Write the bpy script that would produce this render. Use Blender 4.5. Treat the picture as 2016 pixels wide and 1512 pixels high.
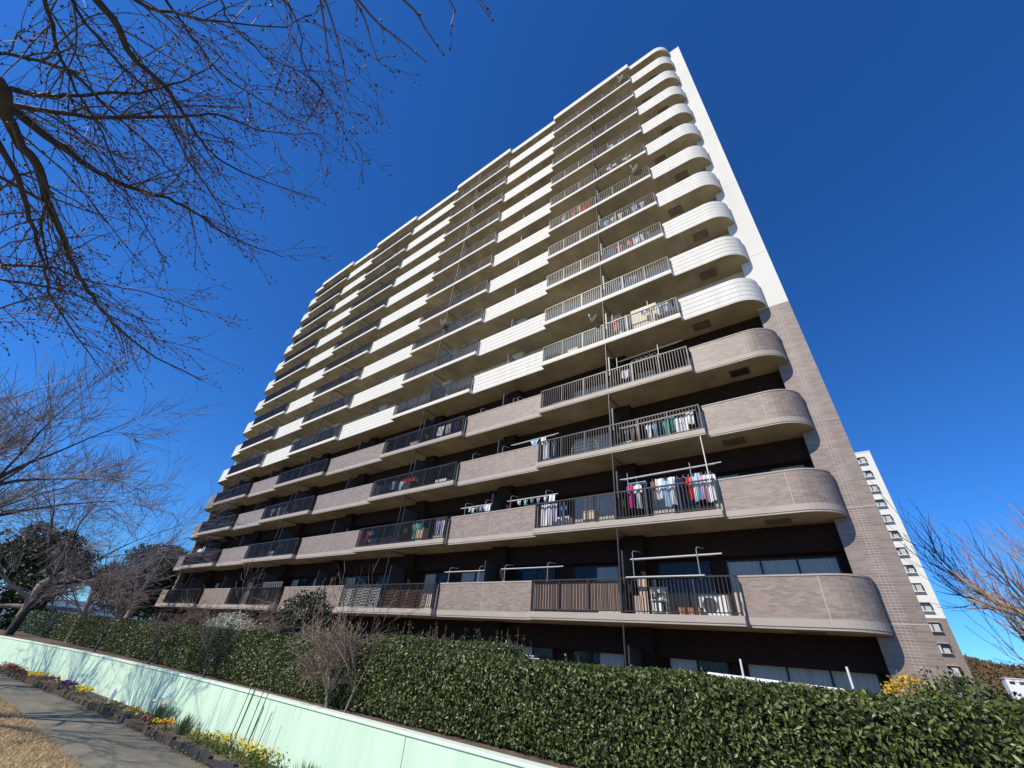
import bpy, bmesh, math, random
import numpy as np
from mathutils import Vector, Matrix
random.seed(7); rng = np.random.default_rng(7)
S = bpy.context.scene
for o in list(bpy.data.objects): bpy.data.objects.remove(o)
COL = S.collection
# ------------------------------------------------------------------ camera
CP = np.array([2.36183989, -14.10659572, 1.59687356]); F = 790.1936
RT = np.array([[0.80806599, 0.58337967, 0.08183842], [-0.27591422, 0.49754834, -0.82238495], [-0.52048123, 0.64196092, 0.56301463]])
cd = bpy.data.cameras.new('camera'); cam = bpy.data.objects.new('camera', cd); COL.objects.link(cam)
cd.sensor_width = 36; cd.lens = F / 2016 * 36; cd.clip_start = 0.05; cd.clip_end = 6000
cam.matrix_world = Matrix(((RT[0][0], -RT[1][0], -RT[2][0], CP[0]), (RT[0][1], -RT[1][1], -RT[2][1], CP[1]), (RT[0][2], -RT[1][2], -RT[2][2], CP[2]), (0, 0, 0, 1)))
S.camera = cam
S.render.resolution_x = 1024; S.render.resolution_y = 768
# ------------------------------------------------------------------ light
SUN = Vector((-0.40, -1.0, 0.97)).normalized()          # towards the sun
el = math.asin(SUN.z); az = math.atan2(SUN.x, SUN.y)
W = bpy.data.worlds.new('World'); S.world = W; W.use_nodes = True
nt = W.node_tree; bg = nt.nodes['Background']
sk = nt.nodes.new('ShaderNodeTexSky'); sk.sky_type = 'NISHITA'; sk.sun_disc = False
sk.sun_elevation = el; sk.sun_rotation = az; sk.altitude = 300; sk.air_density = 1.0; sk.dust_density = 0.1; sk.ozone_density = 6.0
hs = nt.nodes.new('ShaderNodeHueSaturation'); hs.inputs['Saturation'].default_value = 1.12
nt.links.new(sk.outputs[0], hs.inputs['Color'])
tm = nt.nodes.new('ShaderNodeMix'); tm.data_type = 'RGBA'; tm.blend_type = 'MULTIPLY'; tm.inputs[0].default_value = 1; tm.inputs[7].default_value = (.47, .95, 1.42, 1)
nt.links.new(hs.outputs[0], tm.inputs[6]); nt.links.new(tm.outputs[2], bg.inputs[0]); bg.inputs[1].default_value = 0.112
sd = bpy.data.lights.new('sun', 'SUN'); sd.energy = 4.8; sd.angle = math.radians(0.5); sd.color = (1.0, 0.915, 0.79)
so = bpy.data.objects.new('sun', sd); COL.objects.link(so); so.rotation_euler = SUN.to_track_quat('Z', 'Y').to_euler()
S.view_settings.view_transform = 'Standard'; S.view_settings.look = 'None'; S.view_settings.exposure = 0.0; S.view_settings.gamma = 1.0

# ------------------------------------------------------------------ helpers
def ray(u, v): return RT.T @ np.array([(u - 1008) / F, (v - 756) / F, 1.0])
def aty(u, v, y): d = ray(u, v); return CP + d * (y - CP[1]) / d[1]
def atz(u, v, z): d = ray(u, v); return CP + d * (z - CP[2]) / d[2]
def atd(u, v, D):                                        # horizontal distance D
    d = ray(u, v); return CP + d * D / math.hypot(d[0], d[1])
def R(a): return math.radians(a)

def mat(name, col, rough=0.7, spec=0.3, metal=0.0, var=0.0, vscale=4.0, bump=0.0, bscale=40.0, island=0.0, col2=None, stretch=None):
    m = bpy.data.materials.new(name); m.use_nodes = True; n = m.node_tree; b = n.nodes['Principled BSDF']
    b.inputs['Base Color'].default_value = (*col, 1); b.inputs['Roughness'].default_value = rough
    b.inputs['Specular IOR Level'].default_value = spec; b.inputs['Metallic'].default_value = metal
    last = None
    if var or bump:
        tc = n.nodes.new('ShaderNodeTexCoord'); src = tc.outputs['Object']
        if stretch:
            mp = n.nodes.new('ShaderNodeMapping'); mp.inputs['Scale'].default_value = stretch
            n.links.new(src, mp.inputs[0]); src = mp.outputs[0]
    if var:
        t = n.nodes.new('ShaderNodeTexNoise'); t.inputs['Scale'].default_value = vscale; t.inputs['Detail'].default_value = 6
        n.links.new(src, t.inputs[0])
        r = n.nodes.new('ShaderNodeMapRange'); r.inputs[1].default_value = 0.25; r.inputs[2].default_value = 0.75
        n.links.new(t.outputs[0], r.inputs[0])
        mx = n.nodes.new('ShaderNodeMix'); mx.data_type = 'RGBA'
        c2 = col2 if col2 else tuple(min(1, c * (1 + var)) for c in col)
        c1 = col if col2 else tuple(c * (1 - var) for c in col)
        mx.inputs[6].default_value = (*c1, 1); mx.inputs[7].default_value = (*c2, 1)
        n.links.new(r.outputs[0], mx.inputs[0]); n.links.new(mx.outputs[2], b.inputs['Base Color']); last = mx.outputs[2]
    if island:
        g = n.nodes.new('ShaderNodeNewGeometry'); mx = n.nodes.new('ShaderNodeMix'); mx.data_type = 'RGBA'
        c2 = col2 if col2 else tuple(min(1, c * (1 + island)) for c in col)
        c1 = col if col2 else tuple(c * (1 - island) for c in col)
        mx.inputs[6].default_value = (*c1, 1); mx.inputs[7].default_value = (*c2, 1)
        n.links.new(g.outputs['Random Per Island'], mx.inputs[0]); n.links.new(mx.outputs[2], b.inputs['Base Color'])
    if bump:
        t = n.nodes.new('ShaderNodeTexNoise'); t.inputs['Scale'].default_value = bscale; t.inputs['Detail'].default_value = 4
        n.links.new(src, t.inputs[0]); bp = n.nodes.new('ShaderNodeBump'); bp.inputs['Strength'].default_value = bump; bp.inputs['Distance'].default_value = 0.02
        n.links.new(t.outputs[0], bp.inputs['Height']); n.links.new(bp.outputs[0], b.inputs['Normal'])
    return m

def tile_mat(name, c1, c2, mortar, bw=0.20, rh=0.055, streak=None, rough=0.45, spec=.6):
    m = bpy.data.materials.new(name); m.use_nodes = True; n = m.node_tree; b = n.nodes['Principled BSDF']
    uv = n.nodes.new('ShaderNodeUVMap')
    br = n.nodes.new('ShaderNodeTexBrick'); br.inputs['Scale'].default_value = 1.0
    br.inputs['Color1'].default_value = (*c1, 1); br.inputs['Color2'].default_value = (*c2, 1); br.inputs['Mortar'].default_value = (*mortar, 1)
    br.inputs['Brick Width'].default_value = bw; br.inputs['Row Height'].default_value = rh; br.inputs['Mortar Size'].default_value = 0.0045
    br.inputs['Mortar Smooth'].default_value = 0.1; br.inputs['Bias'].default_value = 0.0
    n.links.new(uv.outputs[0], br.inputs[0])
    t = n.nodes.new('ShaderNodeTexNoise'); t.inputs['Scale'].default_value = 1.3; t.inputs['Detail'].default_value = 5
    n.links.new(uv.outputs[0], t.inputs[0])
    hv = n.nodes.new('ShaderNodeHueSaturation'); mr = n.nodes.new('ShaderNodeMapRange'); mr.inputs[1].default_value = .3; mr.inputs[2].default_value = .7
    mr.inputs[3].default_value = .93; mr.inputs[4].default_value = 1.06
    n.links.new(t.outputs[0], mr.inputs[0]); n.links.new(mr.outputs[0], hv.inputs['Value']); n.links.new(br.outputs[0], hv.inputs['Color'])
    out = hv.outputs[0]
    if streak:                                            # vertical field where the joints were filled in a paler grout
        sp = n.nodes.new('ShaderNodeSeparateXYZ'); n.links.new(uv.outputs[0], sp.inputs[0])
        a = n.nodes.new('ShaderNodeMath'); a.operation = 'SUBTRACT'; a.inputs[1].default_value = streak; n.links.new(sp.outputs[0], a.inputs[0])
        a2 = n.nodes.new('ShaderNodeMath'); a2.operation = 'ABSOLUTE'; n.links.new(a.outputs[0], a2.inputs[0])
        q = n.nodes.new('ShaderNodeMapRange'); q.inputs[1].default_value = .10; q.inputs[2].default_value = .2; q.inputs[3].default_value = .55; q.inputs[4].default_value = 0
        n.links.new(a2.outputs[0], q.inputs[0])
        br2 = n.nodes.new('ShaderNodeTexBrick'); br2.inputs['Scale'].default_value = 1.0; br2.offset = 0.0
        br2.inputs['Brick Width'].default_value = .10; br2.inputs['Row Height'].default_value = rh; br2.inputs['Mortar Size'].default_value = .006; br2.inputs['Mortar Smooth'].default_value = .1
        n.links.new(uv.outputs[0], br2.inputs[0])
        mu = n.nodes.new('ShaderNodeMath'); mu.operation = 'MULTIPLY'; n.links.new(q.outputs[0], mu.inputs[0]); n.links.new(br2.outputs['Fac'], mu.inputs[1])
        mx = n.nodes.new('ShaderNodeMix'); mx.data_type = 'RGBA'; mx.inputs[7].default_value = (.52, .46, .42, 1)
        n.links.new(out, mx.inputs[6]); n.links.new(mu.outputs[0], mx.inputs[0]); out = mx.outputs[2]
    n.links.new(out, b.inputs['Base Color']); b.inputs['Roughness'].default_value = rough; b.inputs['Specular IOR Level'].default_value = spec
    bp = n.nodes.new('ShaderNodeBump'); bp.inputs['Strength'].default_value = .25; bp.inputs['Distance'].default_value = .01; bp.invert = True
    n.links.new(br.outputs['Fac'], bp.inputs['Height']); n.links.new(bp.outputs[0], b.inputs['Normal'])
    return m

def glass_mat(name, col=(.02, .03, .032), alpha=.22):
    m = bpy.data.materials.new(name); m.use_nodes = True; b = m.node_tree.nodes['Principled BSDF']
    b.inputs['Base Color'].default_value = (*col, 1); b.inputs['Roughness'].default_value = .03; b.inputs['Alpha'].default_value = alpha; b.inputs['Specular IOR Level'].default_value = .8
    return m

def leaf_mat(name, c1, c2, rough=.4, trans=.15, spec=.5):
    m = mat(name, c1, rough, spec, island=1, col2=c2); b = m.node_tree.nodes['Principled BSDF']
    n = m.node_tree; tr = n.nodes.new('ShaderNodeBsdfTranslucent'); mx = n.nodes.new('ShaderNodeMixShader'); mx.inputs[0].default_value = trans
    src = b.inputs['Base Color'].links[0].from_socket; n.links.new(src, tr.inputs[0])
    o = n.nodes['Material Output']; n.links.new(b.outputs[0], mx.inputs[1]); n.links.new(tr.outputs[0], mx.inputs[2]); n.links.new(mx.outputs[0], o.inputs[0])
    return m

M = dict(
    tile=tile_mat('taupe tile', (.335, .258, .205), (.215, .163, .128), (.29, .235, .195), rough=.48),
    wtile=tile_mat('taupe wall tile', (.28, .218, .174), (.19, .146, .117), (.28, .23, .195), bw=.30, rh=.07, streak=3.36),
    shadetile=tile_mat('shade darkened taupe tile', (.048, .026, .019), (.032, .018, .013), (.026, .016, .012), bw=.2, rh=.055, spec=.08, rough=.8),  # same taupe tile darkened: the recess shade is put into the colour
    band=mat('taupe painted band', (.42, .365, .31), .55, var=.08, vscale=1.5, bump=.1),
    white=mat('off white painted wall', (.745, .725, .65), .7, var=.07, vscale=1.8, bump=.08, stretch=(2, 2, .35)),
    stain=mat('pale wall paint', (.70, .685, .62), .75, var=.07, vscale=.8, bump=.08, stretch=(1, 1, .25)),
    joint=mat('pale joint filler', (.47, .43, .39), .8),
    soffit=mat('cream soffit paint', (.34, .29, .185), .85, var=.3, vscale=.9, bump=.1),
    hatch=mat('brown steel hatch', (.16, .115, .075), .5, var=.2, vscale=3),
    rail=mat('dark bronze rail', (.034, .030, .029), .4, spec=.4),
    litrail=mat('sunlit bronze rail', (.105, .095, .085), .4, spec=.4),  # same bronze as the other rails, lightened: sun on the bars painted in
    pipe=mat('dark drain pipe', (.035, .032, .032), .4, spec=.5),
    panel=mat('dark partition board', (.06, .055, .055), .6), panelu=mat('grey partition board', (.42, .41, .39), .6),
    frame=mat('black window frame', (.02, .02, .022), .4), glass=glass_mat('window glass'),
    curtain=mat('pale curtain', (.70, .66, .58), .9, var=.12, vscale=6, stretch=(6, 1, .4)),
    dark=mat('dim room', (.03, .03, .034), .9),
    metal=mat('pale aluminium pole', (.70, .70, .68), .35, spec=.6), steel=mat('dull steel', (.28, .27, .26), .45, spec=.5),
    plastic=mat('white plastic', (.78, .78, .76), .5), ivory=mat('ivory casing', (.72, .70, .64), .5), terracotta=mat('terracotta', (.50, .24, .15), .8, var=.15),
    mint=mat('mint green render', (.60, .80, .60), .85, var=.10, vscale=1.6, bump=.2, bscale=25, stretch=(2.2, 2.2, .3)),
    mintcap=mat('pale mint coping', (.68, .82, .66), .8, var=.05, vscale=3, bump=.1),
    crack=mat('grey joint', (.30, .33, .31), .9),
    asphalt=mat('worn asphalt', (.215, .202, .155), .9, var=.2, vscale=2.2, bump=.5, bscale=120),
    asphalt2=mat('newer asphalt', (.185, .173, .132), .9, var=.2, vscale=3, bump=.5, bscale=120),
    soil=mat('dry brown soil', (.16, .115, .08), .95, var=.35, vscale=6, bump=.7, bscale=30),
    lawn=mat('dry lawn soil', (.42, .32, .17), .95, var=.22, vscale=5, bump=.8, bscale=45),
    blade=mat('dry grass', (.56, .43, .24), .8, island=.3), gblade=mat('green grass', (.12, .17, .04), .7, island=.4),
    ground=mat('far ground', (.16, .15, .10), .95, var=.3, vscale=.05),
    bark=mat('cherry bark', (.048, .041, .041), .75, spec=.35, var=.35, vscale=9, bump=.6, bscale=30), gtwig=mat('grey lilac twig', (.20, .175, .185), .6, spec=.4), twig=mat('brown twig', (.10, .075, .068), .6, spec=.4),
    ptwig=mat('reddish twig', (.24, .17, .13), .6, spec=.4), pbark=mat('pale bark', (.30, .25, .20), .8, var=.3, vscale=8, bump=.6), bud=mat('dark bud', (.06, .035, .03), .6),
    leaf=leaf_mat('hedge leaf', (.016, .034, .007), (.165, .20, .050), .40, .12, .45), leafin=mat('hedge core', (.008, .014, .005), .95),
    leafb=leaf_mat('blue green leaf', (.03, .07, .035), (.08, .13, .065), .4), leafn=leaf_mat('narcissus leaf', (.07, .12, .06), (.16, .22, .12), .5, .25), leafy=leaf_mat('light green leaf', (.08, .12, .02), (.20, .25, .05), .4),
    camellia=leaf_mat('camellia leaf', (.010, .028, .010), (.03, .06, .02), .38, .05, .4), ever=leaf_mat('evergreen leaf', (.012, .030, .010), (.05, .075, .02), .5),
    gold=leaf_mat('yellow leaf', (.60, .36, .03), (.80, .58, .06), .5, .3), grey=leaf_mat('grey leaf', (.16, .15, .10), (.26, .24, .17), .7),
    blossom=leaf_mat('white blossom', (.55, .55, .42), (.75, .75, .62), .8, .3), rust=leaf_mat('rust leaf', (.16, .06, .035), (.28, .11, .06), .7),
    yflower=leaf_mat('yellow petal', (.80, .60, .02), (.85, .70, .10), .6, .3), oflower=leaf_mat('orange petal', (.80, .33, .03), (.85, .50, .04), .6, .3),
    pflower=leaf_mat('purple petal', (.06, .02, .14), (.20, .08, .26), .6, .2), wflower=leaf_mat('cream petal', (.75, .72, .50), (.85, .83, .70), .6, .3),
    rflower=leaf_mat('crimson petal', (.22, .02, .04), (.45, .12, .10), .6, .2), stake=mat('dark green stake', (.02, .05, .045), .4),
    stone=mat('dark slate edging', (.045, .042, .045), .7, var=.3, vscale=8, bump=.4), stoneb=mat('brown brick edging', (.085, .062, .048), .8, var=.3, vscale=8, bump=.4),
    hill=leaf_mat('wooded hill leaves', (.085, .07, .032), (.21, .13, .068), .9, .0, .1), hillbase=mat('hill ground', (.10, .085, .045), .95, var=.5, vscale=.03),
    mount=mat('far mountain', (.10, .15, .20), .95, var=.2, vscale=.004), bluewall=mat('pale blue house wall', (.27, .335, .38), .8, var=.06, vscale=.5), roofm=mat('grey roof', (.2, .2, .21), .8),
    cardboard=mat('cardboard', (.55, .42, .30), .8), screenm=mat('brown slatted screen', (.27, .19, .145), .8, var=.25, vscale=9, stretch=(8, 8, .3)),
    lattice=mat('brown lattice', (.16, .09, .06), .7), wlattice=mat('pale lattice', (.6, .6, .58), .7), beige=mat('beige sheet', (.72, .63, .47), .9, var=.06), sign=mat('yellow notice', (.55, .45, .12), .6))
CLOTH = {}
def cloth(name, c):
    if name not in CLOTH: CLOTH[name] = mat(name + ' cloth', c, .9, spec=.1, bump=.3, bscale=14)
    return CLOTH[name]
PAL = dict(white=(.78, .78, .78), cream=(.72, .68, .58), pink=(.75, .32, .42), magenta=(.70, .04, .25), red=(.62, .05, .04), coral=(.75, .18, .12), navy=(.03, .04, .10), black=(.02, .02, .025),
           teal=(.08, .42, .35), mint=(.30, .62, .50), lightblue=(.42, .60, .75), blue=(.10, .25, .55), grey=(.30, .30, .32), brown=(.25, .15, .10), lilac=(.50, .45, .65), orange=(.80, .45, .18), beige=(.62, .52, .38))

class MB:
    def __init__(s): s.v = []; s.f = []; s.uv = []; s.m = []; s.mats = []
    def mi(s, m):
        if m not in s.mats: s.mats.append(m)
        return s.mats.index(m)
    def face(s, pts, m, uvs=None):
        i = len(s.v); s.v += [tuple(map(float, p)) for p in pts]; s.f.append(tuple(range(i, i + len(pts)))); s.m.append(s.mi(m))
        if uvs is None:
            a, b, c = [Vector(p) for p in pts[:3]]; n = (b - a).cross(c - a)
            k = max(range(3), key=lambda q: abs(n[q]))
            uvs = [((p[0], p[2]) if k == 1 else (p[1], p[2]) if k == 0 else (p[0], p[1])) for p in pts]
        s.uv += [tuple(map(float, q)) for q in uvs]
    def box(s, x0, x1, y0, y1, z0, z1, m, skip=''):
        p = lambda a, b, c: (a, b, c)
        if 'f' not in skip: s.face([p(x0, y0, z0), p(x1, y0, z0), p(x1, y0, z1), p(x0, y0, z1)], m)
        if 'b' not in skip: s.face([p(x1, y1, z0), p(x0, y1, z0), p(x0, y1, z1), p(x1, y1, z1)], m)
        s.face([p(x0, y1, z0), p(x0, y0, z0), p(x0, y0, z1), p(x0, y1, z1)], m); s.face([p(x1, y0, z0), p(x1, y1, z0), p(x1, y1, z1), p(x1, y0, z1)], m)
        s.face([p(x0, y0, z1), p(x1, y0, z1), p(x1, y1, z1), p(x0, y1, z1)], m); s.face([p(x0, y1, z0), p(x1, y1, z0), p(x1, y0, z0), p(x0, y0, z0)], m)
    def tube(s, pts, rads, m, sides=5, cap=True):
        pts = [Vector(p) for p in pts]; mi = s.mi(m); up = Vector((.31, .17, .93)); base = len(s.v); n = len(pts)
        if not isinstance(rads, (list, tuple)): rads = [rads] * n
        for i, p in enumerate(pts):
            t = (pts[min(i + 1, n - 1)] - pts[max(i - 1, 0)])
            if t.length < 1e-9: t = Vector((0, 0, 1))
            t.normalize(); a = t.cross(up)
            if a.length < .05: a = t.cross(Vector((1, 0, 0)))
            a.normalize(); b = t.cross(a)
            for k in range(sides):
                q = p + (a * math.cos(k * 2 * math.pi / sides) + b * math.sin(k * 2 * math.pi / sides)) * rads[i]; s.v.append((q.x, q.y, q.z))
        for i in range(n - 1):
            for k in range(sides):
                k2 = (k + 1) % sides; s.f.append((base + i * sides + k, base + i * sides + k2, base + (i + 1) * sides + k2, base + (i + 1) * sides + k)); s.m.append(mi)
                s.uv += [(k / sides, i), (k / sides + .2, i), (k / sides + .2, i + 1), (k / sides, i + 1)]
        if cap and sides > 3:
            for e in (0, n - 1): s.f.append(tuple(base + e * sides + k for k in range(sides))); s.m.append(mi); s.uv += [(0, 0)] * sides
    def strip(s, path, prof, th, m, capm=None):            # wall that follows a plan path; prof = [(z, inset)] of the outer face
        P = [Vector((a, b, 0)) for a, b in path]; n = len(P); N = []
        for i in range(n):
            t = (P[min(i + 1, n - 1)] - P[max(i - 1, 0)]).normalized(); N.append(Vector((t.y, -t.x, 0)))      # outward = right of travel (-Y for +X travel)
        arc = [0]
        for i in range(1, n): arc.append(arc[-1] + (P[i] - P[i - 1]).length)
        x0 = path[0][0]
        for i in range(n - 1):
            for (za, ia), (zb, ib) in zip(prof[:-1], prof[1:]):
                q = [P[i] - N[i] * ia, P[i + 1] - N[i + 1] * ia, P[i + 1] - N[i + 1] * ib, P[i] - N[i] * ib]; z = [za, za, zb, zb]
                s.face([(a.x, a.y, b) for a, b in zip(q, z)], m, [(x0 + arc[i], za), (x0 + arc[i + 1], za), (x0 + arc[i + 1], zb), (x0 + arc[i], zb)])
            z0, z1 = prof[0][0], prof[-1][0]; a, b = P[i] - N[i] * th, P[i + 1] - N[i + 1] * th; c, d = P[i + 1] - N[i + 1] * prof[-1][1], P[i] - N[i] * prof[-1][1]
            s.face([(b.x, b.y, z0), (a.x, a.y, z0), (a.x, a.y, z1), (b.x, b.y, z1)], m); s.face([(d.x, d.y, z1), (c.x, c.y, z1), (b.x, b.y, z1), (a.x, a.y, z1)], capm or m)
            s.face([(P[i].x, P[i].y, z0), (a.x, a.y, z0), (b.x, b.y, z0), (P[i + 1].x, P[i + 1].y, z0)], capm or m)
        for i in (0, n - 1):
            a = P[i]; b = P[i] - N[i] * th; s.face([(a.x, a.y, prof[0][0]), (b.x, b.y, prof[0][0]), (b.x, b.y, prof[-1][0]), (a.x, a.y, prof[-1][0])], m)
    def build(s, name, parent=None, smooth=False, loc=(0, 0, 0)):
        me = bpy.data.meshes.new(name); me.from_pydata(s.v, [], s.f); u = me.uv_layers.new(name='UVMap')
        u.data.foreach_set('uv', np.array(s.uv, dtype=np.float32).ravel())
        for m in s.mats: me.materials.append(m)
        me.polygons.foreach_set('material_index', s.m)
        if smooth: me.polygons.foreach_set('use_smooth', [True] * len(s.f))
        me.update(); o = bpy.data.objects.new(name, me); COL.objects.link(o); o.location = loc
        if parent: o.parent = parent
        return o

def tag(o, label=None, cat=None, group=None, kind=None):
    if label: o['label'] = label
    if cat: o['category'] = cat
    if group: o['group'] = group
    if kind: o['kind'] = kind
    return o
def empty(name, loc=(0, 0, 0), label=None, cat=None, group=None):
    o = bpy.data.objects.new(name, None); COL.objects.link(o); o.location = loc; return tag(o, label, cat, group)
def mesh_np(name, V, Fq, mats, parent=None, mi=None):
    me = bpy.data.meshes.new(name); k = Fq.shape[1]
    me.vertices.add(len(V)); me.vertices.foreach_set('co', V.astype(np.float32).ravel())
    me.loops.add(Fq.size); me.loops.foreach_set('vertex_index', Fq.astype(np.int32).ravel())
    me.polygons.add(len(Fq)); me.polygons.foreach_set('loop_start', np.arange(0, Fq.size, k, dtype=np.int32)); me.polygons.foreach_set('loop_total', np.full(len(Fq), k, dtype=np.int32))
    for m in mats: me.materials.append(m)
    if mi is not None: me.polygons.foreach_set('material_index', mi.astype(np.int32))
    me.update(calc_edges=True); me.validate(); o = bpy.data.objects.new(name, me); COL.objects.link(o)
    if parent: o.parent = parent
    return o
def leaves(name, C, size, m, parent=None, nrm=None, spread=1.0, asp=.5, fold=.25):
    """one folded rhombus per centre; nrm biases the facing direction"""
    n = len(C); size = np.broadcast_to(size, (n,)) * rng.uniform(.5, 1.4, n)
    N = rng.normal(size=(n, 3)) * spread
    if nrm is not None: N = N + nrm
    N /= np.linalg.norm(N, axis=1)[:, None] + 1e-9
    T = rng.normal(size=(n, 3)); T -= N * (T * N).sum(1)[:, None]; T /= np.linalg.norm(T, axis=1)[:, None] + 1e-9; B = np.cross(N, T)
    L = size[:, None]; V = np.empty((n, 4, 3))
    V[:, 0] = C - T * L * .5; V[:, 2] = C + T * L * .5
    V[:, 1] = C + B * L * asp * .5 + N * L * fold * .4 - T * L * .05; V[:, 3] = C - B * L * asp * .5 + N * L * fold * .4 - T * L * .05
    i = np.arange(n)[:, None] * 4; T3 = np.concatenate([i + [0, 1, 2], i + [0, 2, 3]], 0)
    return mesh_np(name, V.reshape(-1, 3), T3, [m], parent)

# ================================================================== THE TALL APARTMENT BUILDING
H = 2.9
OFF = {2: -.05, 3: .035, 4: .05}
def ZB(k): return H * (k - 1) + OFF.get(k, 0)
BX = [(-7.22, 0.0), (-19.51, -12.34), (-33.44, -26.18), (-45.85, -38.63)]       # railed bays (x0, x1)
YS = .29; YW = 1.2; YR = 1.95; XW = 2.77; XE = 3.88
curveR = [(2.12 + math.sin(a) * 1.0, YW - math.cos(a) * (YW - YS)) for a in [R(d) for d in range(0, 91, 9)]]
XL = -45.85 - 3.12
curveL = [(-47.95 - 1.0 * math.cos(a), YW - math.sin(a) * (YW - YS)) for a in [R(d) for d in range(0, 91, 9)]]
solids = [[(0.0, YS)] + curveR, [(-12.34, YS), (-7.22, YS)], [(-26.18, YS), (-19.51, YS)], [(-38.63, YS), (-33.44, YS)], curveL + [(-45.85, YS)]]
PILL = [-3.55, -9.95, -16.1, -23.1, -29.5, -36.2, -42.2]
front = list(curveL)
for a, b in reversed(BX): front += [(a, YS), (a, 0), (b, 0), (b, YS)]
front += curveR
bld = empty('apartment_building', (0, 0, 0), 'huge slab apartment block with rounded balconies, taupe tiles below and white above', 'apartment building')
ORD = {1: 'first', 2: 'second', 3: 'third', 4: 'fourth', 5: 'fifth', 6: 'sixth', 7: 'seventh', 8: 'eighth', 9: 'ninth', 10: 'tenth', 11: 'eleventh', 12: 'twelfth', 13: 'thirteenth', 14: 'fourteenth', 15: 'fifteenth'}

def slab(mb, prof, band, sof, topm):
    back = [(XW, YW), (XW, YR), (-48.6, YR), (-48.6, YW)]
    fr = [Vector((a, b, 0)) for a, b in front]; n = len(fr); N = []
    cen = lambda p: Vector((min(max(p.x, -47.9), 2.1), 1.2, 0))
    rings = []
    for z, ins in prof:
        ring = []
        for i, p in enumerate(fr):
            if i < len(curveL) or i >= n - len(curveR): d = (cen(p) - p); d = d.normalized() if d.length > 1e-6 else Vector((0, 1, 0))
            else: d = Vector((0, 1, 0))
            q = p + d * ins; ring.append((q.x, q.y, z))
        rings.append(ring)
    arc = [0]
    for i in range(1, n): arc.append(arc[-1] + (fr[i] - fr[i - 1]).length)
    for ra, rb in zip(rings[:-1], rings[1:]):
        for i in range(n - 1): mb.face([ra[i], ra[i + 1], rb[i + 1], rb[i]], band, [(arc[i], ra[i][2]), (arc[i + 1], ra[i][2]), (arc[i + 1], rb[i][2]), (arc[i], rb[i][2])])
    # underside and top as quads across the depth
    for ring, m, fl in ((rings[0], sof, 1), (rings[-1], topm, 0)):
        z = ring[0][2]
        for i in range(n - 1):
            a, b = ring[i], ring[i + 1]
            if abs(a[0] - b[0]) < 1e-4: continue
            ya = YR if -48.6 <= a[0] <= XW else YW; yb = YR if -48.6 <= b[0] <= XW else YW
            if (a[0] < -48.6) != (b[0] < -48.6) or (a[0] > XW) != (b[0] > XW): ya = yb = YW
            q = [a, b, (b[0], yb, z), (a[0], ya, z)]
            mb.face(q[::-1] if fl else q, m)
        mb.face([(XW - .75, YW, z + .002 * (1 - 2 * fl)), (XW, YW, z + .002 * (1 - 2 * fl)), (XW, YR, z + .002 * (1 - 2 * fl)), (XW - .75, YR, z + .002 * (1 - 2 * fl))], m)
        mb.face([(-48.6, YW, z + .002 * (1 - 2 * fl)), (-47.8, YW, z + .002 * (1 - 2 * fl)), (-47.8, YR, z + .002 * (1 - 2 * fl)), (-48.6, YR, z + .002 * (1 - 2 * fl))], m)

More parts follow.
